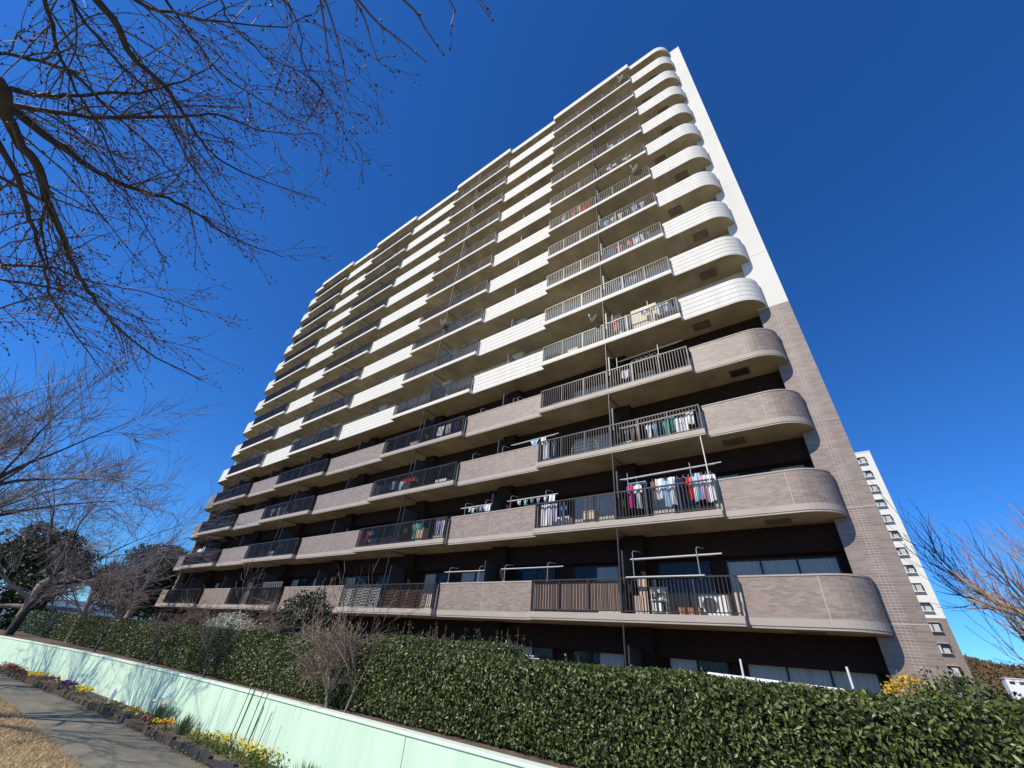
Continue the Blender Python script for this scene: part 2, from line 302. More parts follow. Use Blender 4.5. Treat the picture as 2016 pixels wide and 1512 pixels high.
for k in range(2, 16):
    z = ZB(k); up = k >= 6; band = M['white'] if up else M['band']; T = .25
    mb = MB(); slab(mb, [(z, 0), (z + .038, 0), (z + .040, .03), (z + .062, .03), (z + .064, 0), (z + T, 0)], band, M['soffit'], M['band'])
    # soffit joints
    for xj in (.75, -5.6, -13.6, -20.4, -27.3, -34.4, -40.5):
        mb.box(xj - .012, xj + .012, .35, 1.58, z - .004, z + .01, M['joint'])
    bal = mb.build('balcony', bld)
    hx = [1.15, .25, 1.05, 1.2, .35][k % 5] if k > 3 else 1.0
    hb = MB(); hb.box(hx, hx + .72, .75, 1.27, z - .02, z + .01, M['hatch']); hb.box(hx + .05, hx + .67, .8, 1.22, z - .03, z - .02, M['dark'] if k == 5 else M['hatch']); hb.build('escape_hatch', bal)
    for si, path in enumerate(solids):
        pm = MB()
        if up:
            pr = [(z + T, 0.0)]
            for g in (.27, .535, .80, 1.065): pr += [(z + g, 0), (z + g + .004, .022), (z + g + .026, .022), (z + g + .03, 0)]
            pr += [(z + 1.33, 0)]; pm.strip(path, pr, .12, M['white'])
        else:
            pm.strip(path, [(z + T, 0.004), (z + 1.285, 0.004)], .12, M['tile'])
            pm.strip([(a, b - .012) for a, b in path], [(z + 1.285, 0), (z + 1.33, 0)], .15, M['band'])
            xs = [(path[0][0] + path[-1][0]) / 2] if si in (1, 2, 3) else [1.95] if si == 0 else [-46.9]
            for x in xs: pm.box(x - .011, x + .011, YS - .001, YS + .02, z + T, z + 1.285, M['joint'])
            for x in xs: pm.box(x - .008, x + .008, YS - .003, YS + .02, z + .07, z + T - .01, M['joint'])
        pm.build('parapet', bal)
    for bi, (a, b) in enumerate(BX):
        rm = M['litrail'] if k >= 7 and bi < 1 else M['rail']
        rb = MB(); y = .085; zt = z + 1.31; zl = z + .34
        rb.box(a + .04, b - .04, y - .03, y + .03, zt - .045, zt, rm); rb.box(a + .04, b - .04, y - .02, y + .02, zl - .03, zl, rm)
        n = int(round((b - a - .1) / 1.2)); st = (b - a - .12) / n
        for i in range(n + 1): x = a + .06 + i * st; rb.box(x - .025, x + .025, y - .022, y + .022, z + T, zt - .045, rm)
        nb = int((b - a) / .118); sb = (b - a - .12) / nb
        for i in range(1, nb): x = a + .06 + i * sb; rb.box(x - .010, x + .010, y - .015, y + .015, zl, zt - .045, rm)
        for xs_ in (a + .06, b - .06):
            rb.box(xs_ - .02, xs_ + .02, y, YS + .02, zt - .04, zt, rm); rb.box(xs_ - .015, xs_ + .015, y + .08, y + .11, z + T, zt - .04, rm)
            rb.box(xs_ - .012, xs_ + .012, YS - .06, YS - .035, z + T, zt - .04, M['ivory'] if up or bi < 2 else rm)
        rb.build('railing', bal)
# roof edge
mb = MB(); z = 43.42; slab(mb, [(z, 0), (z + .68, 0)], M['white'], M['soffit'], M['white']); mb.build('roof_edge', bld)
# body walls
mb = MB(); mb.box(-48.6, 3.0, YR, 12, -.5, ZB(6), M['shadetile'], skip='b'); mb.build('tiled_wall', bld)
mb = MB(); mb.box(-48.6, 3.0, YR, 12, ZB(6), 43.9, M['stain'], skip='b'); mb.build('painted_wall', bld)
mb = MB(); mb.box(XW, XE, YW, 12.2, -.5, ZB(6) - .05, M['wtile'])
for k in range(2, 6):
    zz = ZB(k) + .262; mb.box(XW - .001, XE + .001, YW - .004, YW + .01, zz, zz + .022, M['joint'])
mb.build('tiled_end_wall', bld)
mb = MB(); mb.box(XW, XE, YW - .003, 12.2, ZB(6) - .05, 44.0, M['stain'])
for k in range(7, 16, 2):
    zz = ZB(k) + .25; mb.box(XW + .1, XE - .1, YW - .006, YW, zz, zz + .02, M['band'])
mb.build('painted_end_wall', bld)
mb = MB(); mb.box(-48.97, -48.55, YW, 12.2, -.5, ZB(6), M['tile']); mb.box(-48.97, -48.55, YW, 12.2, ZB(6), 43.9, M['stain']); mb.build('far_end_wall', bld)
for x in PILL:
    mb = MB(); mb.box(x - .42, x + .42, 1.3, YR, -.5, ZB(6) - .01, M['shadetile']); mb.box(x - .42, x + .42, 1.3, YR, ZB(6), 43.4, M['stain']); mb.build('pillar', bld)
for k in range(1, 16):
    zt = ZB(k + 1); mb = MB(); m = M['shadetile'] if k < 6 else M['stain']
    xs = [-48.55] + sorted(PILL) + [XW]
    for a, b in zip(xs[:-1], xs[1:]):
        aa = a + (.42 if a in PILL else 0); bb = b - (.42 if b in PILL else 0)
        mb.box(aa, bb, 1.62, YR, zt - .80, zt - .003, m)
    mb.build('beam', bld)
# balcony partitions and drain pipes
for i, x in enumerate(PILL):
    for k in range(1, 15):
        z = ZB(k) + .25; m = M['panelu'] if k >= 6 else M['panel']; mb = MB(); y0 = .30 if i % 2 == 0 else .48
        mb.box(x - .02, x + .02, y0, 1.3, z + .08, z + 1.95, m)
        for zz in (z + .06, z + 1.95): mb.box(x - .03, x + .03, y0 - .02, 1.3, zz, zz + .04, M['rail'])
        for yy in (y0 - .02, 1.26): mb.box(x - .03, x + .03, yy, yy + .04, z + .1, z + 1.95, M['rail'])
        mb.box(x + .032, x + .038, .52, .78, z + .7, z + .95, M['sign'])
        if k > 1 or i < 1: mb.build('partition', bld)
for i in (0, 2, 4, 6):
    mb = MB(); x = PILL[i] - .02
    for k in range(1, 16): mb.tube([(x, .045, ZB(k) + .26 if k > 1 else -.3), (x, .045, ZB(k + 1) + .02 if k < 15 else 43.43)], .032, M['pipe'], 8)
    for k in range(2, 16): z = ZB(k) - .10; mb.tube([(x, .05, z - .05), (x - .02, .35, z), (x - .02, 1.3, z + .02)], .025, M['pipe'], 6)
    mb.build('drain_pipe', bld)
# windows: two to each flat
def window(x0, x1, z0, z1, npan, cur, par, y=YR):
    mb = MB(); t = .05; m = M['frame']
    mb.box(x0, x1, y - .07, y - .002, z0, z0 + t, m); mb.box(x0, x1, y - .07, y - .002, z1 - t, z1, m)
    for i in range(npan + 1):
        x = x0 + (x1 - x0 - t) * i / npan; mb.box(x, x + t, y - .072, y - .002, z0 + t, z1 - t, m)
    mb.face([(x0 + t, y - .006, z0 + t), (x1 - t, y - .006, z0 + t), (x1 - t, y - .006, z1 - t), (x0 + t, y - .006, z1 - t)], M['dark'])
    w = mb.build('window', par)
    g = MB(); g.face([(x0 + t, y - .05, z0 + t), (x1 - t, y - .05, z0 + t), (x1 - t, y - .05, z1 - t), (x0 + t, y - .05, z1 - t)], M['glass']); g.build('glass_pane', w)
    for i in cur:
        a = x0 + t + (x1 - x0 - t) * i / npan; b = x0 + (x1 - x0 - t) * (i + 1) / npan; c = MB(); nn = 26
        for j in range(nn):
            xa = a + (b - a) * j / nn; xb = a + (b - a) * (j + 1) / nn; ya = y - .025 + .011 * math.sin(j * 1.9 + math.sin(j)); yb = y - .025 + .011 * math.sin((j + 1) * 1.9 + math.sin(j + 1))
            c.face([(xa, ya, z0 + t), (xb, yb, z0 + t), (xb, yb, z1 - t), (xa, ya, z1 - t)], M['curtain'])
        c.build('curtain', w)
for k in range(1, 7):
    z = ZB(k) + .27; zt = z + 1.82
    window(-.55, 2.55, z + (.0 if k > 1 else .3), zt, 3, [0, 1, 2] if k < 3 else [0, 2], bld)
    window(-2.85, -1.05, z, zt, 2, [0] if k % 2 else [], bld)
    if k == 1: window(-3.05 + .9, -1.0 - .05 + .0, z, zt - .0, 1, [], bld) if False else None
    us = [(-9.4, -4.1), (-15.5, -10.5), (-22.5, -16.6), (-28.9, -23.7), (-35.6, -30.1), (-41.6, -36.8), (-48.2, -42.8)]
    for i, (a, b) in enumerate(us):
        w = (b - a); r = random.random()
        window(a + .25, a + .25 + w * .36, z, zt, 2, [0] if r < .5 else [], bld); window(b - .25 - w * .38, b - .25, z, zt, 2, [1] if r > .3 else [0, 1], bld)
# plant room on the roof
# ================================================================== NEIGHBOUR TOWER
tw = empty('apartment_tower', (14.83 - 9, 87.3, -1.78), 'distant narrow apartment tower with bay windows, white above brown, behind the end wall', 'apartment tower')
mb = MB(); mb.box(-22, 9, 0, 14, 14.5, 43.9, M['white']); mb.build('painted_wall', tw)
mb = MB(); mb.box(-22, 9, 0.003, 14, -12, 14.5, M['wtile']); mb.build('tiled_wall', tw)
mb = MB(); mb.box(-22, 9.05, -.05, 14, 43.9, 44.1, M['white']); mb.build('roof_edge', tw)
for k in range(1, 16):
    z = 2.9 * (k - 1) + 1.0
    for x0 in (5.95, -1.0, -9.0):
        mb = MB(); yb = -.42; x1 = x0 + 1.9; f = M['frame']
        mb.box(x0, x1, yb, .02, z + 1.12, z + 1.22, f); mb.box(x0 - .05, x1 + .05, yb - .05, .02, z - .1, z, M['white'] if k > 5 else M['band'])
        if k <= 5: mb.box(x0 - .1, x1 + .1, yb - .05, .02, z + 1.24, z + 1.36, M['band'])
        for xx in (x0, (x0 + x1) / 2 - .04, x1 - .09): mb.box(xx, xx + .09, yb, yb + .08, z, z + 1.12, f)
        mb.box(x0 + .03, x0 + .06, yb + .08, .0, z, z + 1.12, f); mb.box(x1 - .06, x1 - .03, yb + .08, 0, z, z + 1.12, f)
        mb.box(x0 + .1, (x0 + x1) / 2 - .06, yb + .12, yb + .14, z + .02, z + (1.05 if k % 3 else .7), M['plastic']); mb.box((x0 + x1) / 2 + .08, x1 - .12, yb + .12, yb + .14, z + .02, z + (1.0 if k % 2 else .6), M['plastic'])
        wn = mb.build('bay_window', tw); g = MB(); g.face([(x0 + .05, yb + .03, z), (x1 - .05, yb + .03, z), (x1 - .05, yb + .03, z + 1.12), (x0 + .05, yb + .03, z + 1.12)], M['glass']); g.build('glass_pane', wn)

# ================================================================== GROUND
def sheet(name, pts, z, m):
    mb = MB(); mb.face([(a, b, z) for a, b in pts], m); return tag(mb.build(name), kind='structure')
GZ = -.3
sheet('ground', [(-3000, -3000), (3000, -3000), (3000, 3000), (-3000, 3000)], GZ - .03, M['ground'])
wall_line = [(9, -9.25), (4, -9.0), (-1, -8.95), (-6, -8.92), (-10, -8.97), (-13, -9.1), (-16.5, -9.3), (-20, -9.62), (-24.5, -10.25), (-30, -11.3), (-37, -12.9), (-45, -15.2)]
def smooth_line(P, n=6):
    out = []
    P = [P[0]] + list(P) + [P[-1]]
    for i in range(1, len(P) - 2):
        for j in range(n):
            t = j / n; p0, p1, p2, p3 = [np.array(q) for q in P[i - 1:i + 3]]
            out.append(tuple(.5 * ((2 * p1) + (-p0 + p2) * t + (2 * p0 - 5 * p1 + 4 * p2 - p3) * t * t + (-p0 + 3 * p1 - 3 * p2 + p3) * t ** 3)))
    out.append(P[-1]); return out
WL = smooth_line(wall_line)
BEDW = lambda x: .62 if x > -20 else .62 - min(.3, (-20 - x) * .05)
edge = [(x, y - BEDW(x)) for x, y in WL]
mb = MB()                                                # path between bed edge and lawn
for (a, b) in zip(edge[:-1], edge[1:]):
    f = lambda p: (p[0], -11.12 + (0 if p[0] > -14 else -(abs(p[0] + 14) ** 1.55) * .035))
    mid = lambda p, q, t: (p[0] * (1 - t) + q[0] * t, p[1] * (1 - t) + q[1] * t)
    la, lb = f(a), f(b); ma, mbb = mid(a, la, .52), mid(b, lb, .52)
    mb.face([(a[0], a[1], GZ), (b[0], b[1], GZ), (mbb[0], mbb[1], GZ), (ma[0], ma[1], GZ)], M['asphalt2'])
    mb.face([(ma[0], ma[1], GZ), (mbb[0], mbb[1], GZ), (lb[0], lb[1], GZ), (la[0], la[1], GZ)], M['asphalt'])
tag(mb.build('path'), kind='structure')
mb = MB()
for (a, b) in zip(edge[:-1], edge[1:]):
    la, lb = f(a), f(b); mb.face([(la[0], la[1], GZ - .004), (lb[0], lb[1], GZ - .004), (lb[0], -40, GZ - .004), (la[0], -40, GZ - .004)], M['lawn'])
mb.face([(9, -11.12, GZ - .004), (9, -40, GZ - .004), (40, -40, GZ - .004), (40, -11, GZ - .004)], M['lawn'])
tag(mb.build('lawn'), kind='structure')
mb = MB()
for (a, b), (c, d) in zip(zip(WL[:-1], WL[1:]), zip(edge[:-1], edge[1:])):
    mb.face([(a[0], a[1], GZ + .1), (b[0], b[1], GZ + .1), (d[0], d[1], GZ + .05), (c[0], c[1], GZ + .05)], M['soil'])
tag(mb.build('flower_bed_soil'), kind='structure')
mb = MB()
for a, b in zip(WL[:-1], WL[1:]):
    mb.face([(a[0], a[1] + .1, .6), (b[0], b[1] + .1, .6), (b[0], -6.2, .62), (a[0], -6.2, .62)], M['soil'])
    mb.face([(a[0], -6.2, .62), (b[0], -6.2, .62), (b[0], -6.0, 0), (a[0], -6.0, 0)], M['soil'])
mb.face([(-60, -6, 0), (9, -6, 0), (9, 2, 0), (-60, 2, 0)], M['soil'])
tag(mb.build('garden_soil'), kind='structure')
# mint retaining wall
rw = empty('retaining_wall', (-6, -8.9, GZ), 'low curving mint green rendered wall between the path and the hedge', 'wall')
mb = MB(); LP = [(x + 6, y + 8.9) for x, y in reversed(WL)]
mb.strip(LP, [(-.1, 0), (.90, 0)], .16, M['mint']); mb.build('rendered_wall', rw)
mb = MB(); mb.strip([(x, y - .02) for x, y in LP], [(.90, 0), (.925, 0), (.935, .008)], .19, M['mintcap']); mb.build('coping', rw)
def wy(x):
    for (a, b) in zip(WL[:-1], WL[1:]):
        if b[0] <= x <= a[0]: t = (x - a[0]) / (b[0] - a[0]); return a[1] + (b[1] - a[1]) * t
    return -9
for x in (2.6, -3.1, -8.92, -15.0, -21.2, -27.5):
    mb = MB(); y = wy(x) + 8.9; mb.box(x + 6 - .006, x + 6 + .006, y - .004, y + .02, .0, .9, M['crack']); mb.build('joint_line', rw)
# edging of the bed: one object per block
n = 0; xx = -5.6
while xx > -30:
    w = .42; i = min(range(len(edge)), key=lambda j: abs(edge[j][0] - xx)); p = edge[i]; q = edge[min(i + 1, len(edge) - 1)]
    a = math.atan2(p[1] - q[1], p[0] - q[0]); yy = wy(xx) - BEDW(xx)
    mb = MB(); m = M['stone'] if xx > -8.9 else M['stoneb']; h = random.uniform(.085, .14)
    mb.box(-w / 2 + .01, w / 2 - .01, -.035, .035, -.05, h, m)
    o = mb.build('edging_block', loc=(xx, yy, GZ)); o.rotation_euler = (random.uniform(-.12, .12), random.uniform(-.08, .08), a + random.uniform(-.08, .08))
    bv = o.modifiers.new('bevel', 'BEVEL'); bv.width = .012; bv.segments = 1
    tag(o, 'dark slate block in the near stretch of the flower bed edging' if m == M['stone'] else 'brown brick block in the far stretch of the flower bed edging', 'edging block', 'dark slate edging blocks' if m == M['stone'] else 'brown edging blocks')
    xx -= w; n += 1

# ================================================================== LAUNDRY, BALCONY THINGS
BAY = {0: 'rightmost railed bay', 1: 'second railed bay from the right', 2: 'third railed bay from the right', 3: 'leftmost railed bay'}
def pole(x0, x1, y, z, where, stands=True, m='metal', r=.016, dz=.0, hook=.0):
    mb = MB(); mb.tube([(x0, y, z), (x1, y, z + dz)], r, M[m], 6); mb.tube([(x0 + .12, y + .045, z - .012), (x1 - .2, y + .045, z + dz - .012)], r * .9, M[m], 6)
    o = mb.build('laundry_pole'); tag(o, where, 'laundry pole'); return o
def bracket(x, y, z0, z1, par=bld, m='steel', hook=True):
    mb = MB(); pts = [(x, y, z0), (x, y, z1 - .08)]
    if hook: pts += [(x + .01, y + .03, z1 - .02), (x + .06, y + .12, z1), (x + .12, y + .42, z1 + .03)]
    else: pts += [(x, y, z1)]
    mb.tube(pts, .017, M[m], 6); mb.box(x - .04, x + .04, y - .03, y + .03, z0 - .03, z0 + .05, M[m]); mb.build('pole_bracket', par)
def garment(kind, col, x, y, z, w, h, label, grp=None, hang=.10):
    """hanging cloth: outline in x/z, folds in y, real thickness"""
    nx, nz = 8, 8; mb = MB(); m = cloth(col, PAL[col]); ph = random.uniform(0, 6); th = .012
    def rng_at(t):                                       # t: 0 top .. 1 bottom -> list of (a,b) spans in -1..1
        if kind == 'shirt': return [(-1, 1)] if t < .34 else [(-.62, .62)]
        if kind == 'trousers': return [(-.7, .7)] if t < .25 else [(-.75, -.08), (.08, .75)]
        if kind == 'underwear': return [(-1 + t * .8, 1 - t * .8)]
        return [(-1, 1)]
    fy = lambda a, t: y + .045 * math.sin(a * 4.2 + ph + t * 1.2) * (0.4 + t) + .012 * math.sin(a * 9 + ph * 2)
    for j in range(nz):
        t0, t1 = j / nz, (j + 1) / nz
        for a, b in rng_at((t0 + t1) / 2):
            n = max(2, int(nx * (b - a) / 2)); sl = .18 if (kind == 'shirt' and j == 0) else 0
            for i in range(n):
                u0, u1 = a + (b - a) * i / n, a + (b - a) * (i + 1) / n
                q = []
                for uu, tt in ((u0, t1), (u1, t1), (u1, t0), (u0, t0)): q.append((x + uu * w / 2, fy(uu, tt), z - hang - tt * h - sl * abs(uu) * .3 * (1 - tt)))
                mb.face(q, m); mb.face([(p[0], p[1] + th, p[2]) for p in q[::-1]], m)
                if j == nz - 1: mb.face([q[1], q[0], (q[0][0], q[0][1] + th, q[0][2]), (q[1][0], q[1][1] + th, q[1][2])], m)
            for e, s_ in ((a, 0), (b, 1)):
                q0 = (x + e * w / 2, fy(e, t0), z - hang - t0 * h); q1 = (x + e * w / 2, fy(e, t1), z - hang - t1 * h)
                mb.face([q0, q1, (q1[0], q1[1] + th, q1[2]), (q0[0], q0[1] + th, q0[2])], m)
    o = mb.build({'shirt': 'shirt', 'trousers': 'trousers', 'towel': 'towel', 'underwear': 'underwear'}[kind], smooth=False)
    tag(o, label, {'shirt': 'shirt', 'trousers': 'trousers', 'towel': 'towel', 'underwear': 'underwear'}[kind], grp)
    if kind != 'towel' and hang > .05:
        hb = MB(); hb.tube([(x - w * .38, y + .006, z - hang - .03), (x, y + .006, z - hang + .045), (x + w * .38, y + .006, z - hang - .03)], .006, M['plastic'], 4, False)
        hb.tube([(x, y + .006, z - hang + .04), (x, y + .006, z - .02), (x + .015, y + .006, z + .02)], .004, M['plastic'], 4, False); hb.build('hanger', o)
    return o
def row(k, items, y, ztop, x0, x1, where, grp, hang=.1):
    n = len(items)
    for i, (kind, col, w, h) in enumerate(items):
        x = x0 + (x1 - x0) * (i + .5) / n
        pos = ['leftmost', 'second from left', 'third from left', 'fourth from left', 'fifth from left', 'sixth from left', 'seventh from left', 'eighth from left', 'ninth from left', 'tenth from left', 'eleventh from left', 'twelfth from left', 'thirteenth from left', 'fourteenth from left', 'fifteenth from left', 'sixteenth from left', 'seventeenth from left', 'eighteenth from left'][i]
        garment(kind, col, x, y, ztop, w, h, f'{col} {kind}, {pos} of the {where}', grp, hang if kind != 'towel' else .0)
zf = lambda k: ZB(k) + .25
# third floor, right bay: the crowded line
for d in (-3.05, -.75): bracket(d, .11, zf(3) + 1.0, zf(3) + 1.75, hook=False)
pole(-3.36, .28, .12, 7.62, 'long pale laundry pole above the crowded third floor clothes', dz=.06)
z3 = 7.46
row(3, [('shirt', 'magenta', .26, .85), ('shirt', 'white', .30, .9), ('trousers', 'navy', .26, .95), ('trousers', 'brown', .24, .8)], .17, z3, -3.15, -2.0, 'left group on the crowded third floor line', 'washing on the crowded third floor line')
row(3, [('towel', 'white', .3, .75), ('shirt', 'lightblue', .34, .95), ('towel', 'white', .26, 1.0), ('trousers', 'navy', .3, 1.0), ('trousers', 'black', .3, .9)], .2, z3, -2.0, -.95, 'middle group on the crowded third floor line', 'washing on the crowded third floor line')
row(3, [('shirt', 'red', .2, .8), ('shirt', 'white', .24, .9), ('towel', 'lightblue', .18, .95), ('shirt', 'pink', .22, .85), ('shirt', 'white', .3, .95), ('shirt', 'white', .28, .9)], .2, z3, -.95, -.08, 'right group on the crowded third floor line', 'washing on the crowded third floor line')
hg = MB(); hg.box(-3.1, -2.4, .2, .45, 7.44, 7.46, CLOTH['lightblue']); hg.tube([(-2.75, .3, 7.46), (-2.75, .2, 7.62)], .008, M['metal'], 4); tag(hg.build('peg_hanger'), 'blue peg hanger on the crowded third floor laundry pole', 'hanger')
row(3, [('towel', 'white', .46, .9), ('towel', 'lilac', .3, .75), ('shirt', 'blue', .28, .6)], .25, 7.1, -6.95, -5.7, 'pieces at the third floor right bay end', 'washing low on the third floor right bay')
o = MB(); o.tube([(-.18, .04, zf(3) + .9), (-.20, .04, ZB(4) + .1)], .02, M['metal'], 6); tag(o.build('tension_pole'), 'thin pale upright pole between third and fourth floor slabs by the clothes', 'pole')
# fourth floor
pole(-3.3, -.25, .3, 9.93, 'pale pole inside the fourth floor right railing', dz=.05)
row(4, [('shirt', 'grey', .2, .5), ('shirt', 'brown', .2, .6), ('towel', 'white', .16, .5), ('shirt', 'black', .2, .55), ('shirt', 'white', .22, .6), ('shirt', 'lightblue', .2, .6), ('shirt', 'navy', .2, .6), ('shirt', 'teal', .24, .7), ('towel', 'teal', .16, .65), ('shirt', 'white', .34, .75), ('shirt', 'white', .34, .7), ('towel', 'white', .3, .5)], .3, 9.93, -3.1, -.35, 'clothes on the fourth floor right line', 'washing on the fourth floor right line')
row(4, [('towel', 'white', .32, .95), ('shirt', 'grey', .2, .8)], .16, zf(4) + 1.12, -7.0, -6.2, 'pieces by the fourth floor post', 'washing by the fourth floor post')
pole(-9.05, -6.3, .4, 10.44, 'pale pole above the fourth floor tiled parapet', dz=.04); row(4, [('underwear', 'lightblue', .5, .32), ('towel', 'white', .3, .4)], .4, 10.44, -7.9, -6.9, 'pieces above the fourth floor parapet', 'washing above the fourth floor parapet', .02)
mb = MB(); xx = -5.6; mb.tube([(xx, .4, zf(4)), (xx, .4, zf(4) + .55), (xx + .15, .4, zf(4) + .75), (xx + 1.1, .4, zf(4) + .75), (xx + 1.25, .4, zf(4) + .55), (xx + 1.25, .4, zf(4))], .016, M['metal'], 6)
for i in range(4): mb.tube([(xx, .4, zf(4) + .12 + i * .14), (xx + 1.25, .4, zf(4) + .12 + i * .14)], .01, M['metal'], 5)
tag(mb.build('drying_rack'), 'white tubular drying rack behind the fourth floor right railing', 'drying rack')
# fifth floor
for d in (-3.1, -1.2): bracket(d, .12, zf(5) + 1.0, zf(5) + 1.65, hook=False, m='ivory')
pole(-3.1, -.15, .14, zf(5) + 1.42, 'green grey pole above the fifth floor right railing', m='steel', dz=.06)
garment('towel', 'white', -2.75, .16, zf(5) + .95, .34, .42, 'small white towel on the fifth floor railing of the right bay'); 
mb = MB()
for i in range(5): mb.tube([(-2.5 + i * .22, .2, zf(5) + 1.2), (-2.3 + i * .22, .3, zf(5) + 1.42), (-2.1 + i * .22, .2, zf(5) + 1.2), (-2.5 + i * .22, .2, zf(5) + 1.2)], .008, M['plastic'], 4, False)
tag(mb.build('coat_hangers'), 'bunch of empty white hangers on the fifth floor pole', 'hangers')
# sixth floor
for d in (-3.15, -1.35): bracket(d, .12, zf(6) + 1.0, zf(6) + 1.55, hook=False, m='ivory')
mb = MB(); mb.box(-2.3, -1.05, .45, .47, zf(6) + .45, zf(6) + 1.62, M['beige']); tag(mb.build('sun_screen'), 'pale beige cloth screen on the sixth floor right balcony', 'screen')
row(6, [('shirt', 'coral', .36, .75), ('shirt', 'grey', .22, .8), ('shirt', 'lightblue', .2, .75)], .15, zf(6) + 1.3, -3.15, -2.35, 'clothes left of the beige screen', 'washing on the sixth floor right bay')
row(6, [('towel', 'white', .3, .45), ('shirt', 'cream', .3, .9), ('shirt', 'white', .25, .7), ('shirt', 'white', .28, .6), ('shirt', 'navy', .2, .5)], .17, zf(6) + 1.25, -1.7, -.1, 'clothes right of the beige screen', 'washing on the sixth floor right bay')
# higher floors
row(7, [('towel', 'blue', .5, .25), ('towel', 'grey', .4, .4)], .2, zf(7) + .9, -2.9, -1.6, 'seventh floor right railing', 'washing on the seventh floor')
row(8, [('shirt', 'pink', .34, .6), ('towel', 'pink', .22, .5), ('towel', 'white', .6, .6), ('shirt', 'grey', .2, .4)], .18, zf(8) + 1.0, -2.7, -.5, 'pieces on the eighth floor right railing', 'washing on the eighth floor')
row(9, [('shirt', 'lightblue', .3, .5), ('shirt', 'white', .24, .5), ('shirt', 'white', .3, .6), ('shirt', 'grey', .22, .5), ('towel', 'lightblue', .34, .6), ('shirt', 'white', .26, .6)], .18, zf(9) + 1.0, -3.3, -.6, 'pieces on the ninth floor right railing', 'washing on the ninth floor')
row(10, [('shirt', 'white', .3, .6), ('shirt', 'grey', .24, .6), ('shirt', 'coral', .34, .7), ('towel', 'orange', .2, .5), ('shirt', 'red', .5, .8), ('towel', 'red', .3, .6)], .18, zf(10) + 1.1, -6.3, -4.0, 'pieces on the tenth floor left of the pipe', 'washing on the tenth floor')
row(11, [('towel', 'white', .7, .3), ('towel', 'cream', .6, .3)], .18, zf(11) + .9, -2.9, -.7, 'pieces on the eleventh floor railing', 'washing on the eleventh floor')
row(12, [('towel', 'white', .4, .3), ('towel', 'grey', .4, .3)], .18, zf(12) + .8, -2.6, -1.2, 'pieces on the twelfth floor railing', 'washing on the twelfth floor')
# third floor, tiled parapet between the bays
for a, b, nm in ((-11.9, -9.9, 'left'), (-9.0, -6.3, 'right')):
    pole(a, b, .42, 7.58, f'{nm} of the two poles above the third floor tiled parapet')
    row(3, [('underwear', 'white', .2, .2), ('shirt', 'mint' if nm == 'right' else 'white', .2, .24), ('underwear', 'grey', .2, .2), ('shirt', 'lilac', .18, .22), ('underwear', 'white', .2, .2), ('towel', 'white', .3, .3)], .42, 7.56, a + .5, b - .1, f'{nm} pole above the third floor parapet', f'small washing on the {nm} third floor parapet pole', .03)
for x in (-11.6, -10.3, -8.8, -6.9): bracket(x, .42, ZB(3) + 1.33, ZB(3) + 2.0)
for x in (-12.0, -10.2, -8.8, -6.7): bracket(x, .42, ZB(2) + 1.33, ZB(2) + 2.0)
for x in (-11.5, -9.2, -8.9): bracket(x, .42, ZB(5) + 1.33, ZB(5) + 1.75)
for x in (-11.6, -9.6): bracket(x, .42, ZB(4) + 1.33, ZB(4) + 1.8)
pole(-12.3, -9.9, .42, 4.66, 'left pole above the second floor tiled parapet'); pole(-9.0, -6.0, .42, 4.68, 'right pole above the second floor tiled parapet')
# second railed bay
row(3, [('shirt', 'red', .3, .5), ('shirt', 'white', .26, .6), ('towel', 'navy', .2, .5)], .2, zf(3) + 1.0, -19.0, -17.9, 'left clothes in the third floor second bay', 'washing on the third floor second bay')
row(3, [('shirt', 'mint', .42, .85), ('towel', 'teal', .3, .5)], .15, zf(3) + 1.1, -14.9, -14.1, 'green group in the third floor second bay', 'washing on the third floor second bay')
row(3, [('shirt', 'lilac', .3, .7), ('shirt', 'white', .3, .75)], .15, zf(3) + 1.05, -13.2, -12.5, 'pale right group in the third floor second bay', 'washing on the third floor second bay')
row(4, [('towel', 'navy', .4, .5), ('towel', 'lilac', .3, .5), ('shirt', 'white', .4, .7), ('towel', 'red', .9, .25)], .2, zf(4) + .8, -18.6, -15.8, 'pieces on the fourth floor second bay', 'washing on the fourth floor second bay')
row(5, [('towel', 'white', .5, .6), ('towel', 'white', .35, .6), ('towel', 'navy', .35, .5)], .16, zf(5) + .85, -14.6, -12.7, 'pieces on the fifth floor second bay', 'washing on the fifth floor second bay')
row(4, [('shirt', 'cream', .5, .6), ('shirt', 'white', .6, .7), ('towel', 'grey', .3, .5)], .2, zf(4) + .9, -32.6, -29.6, 'pieces on the fourth floor third bay', 'washing on the fourth floor third bay')
row(3, [('shirt', 'white', .7, .8), ('towel', 'white', .5, .9)], .2, zf(3) + 1.5, -44.0, -42.2, 'high group in the third floor leftmost bay', 'washing on the third floor leftmost bay')
row(3, [('towel', 'white', .5, .8), ('towel', 'pink', .7, .85), ('towel', 'magenta', .3, .8)], .16, zf(3) + 1.05, -41.2, -39.0, 'low group in the third floor leftmost bay', 'washing on the third floor leftmost bay')
row(14, [('towel', 'orange', .9, .5), ('towel', 'beige', .9, .5)], .16, zf(14) + .8, -28.9, -26.6, 'pieces on the fourteenth floor third bay', 'washing on the fourteenth floor')
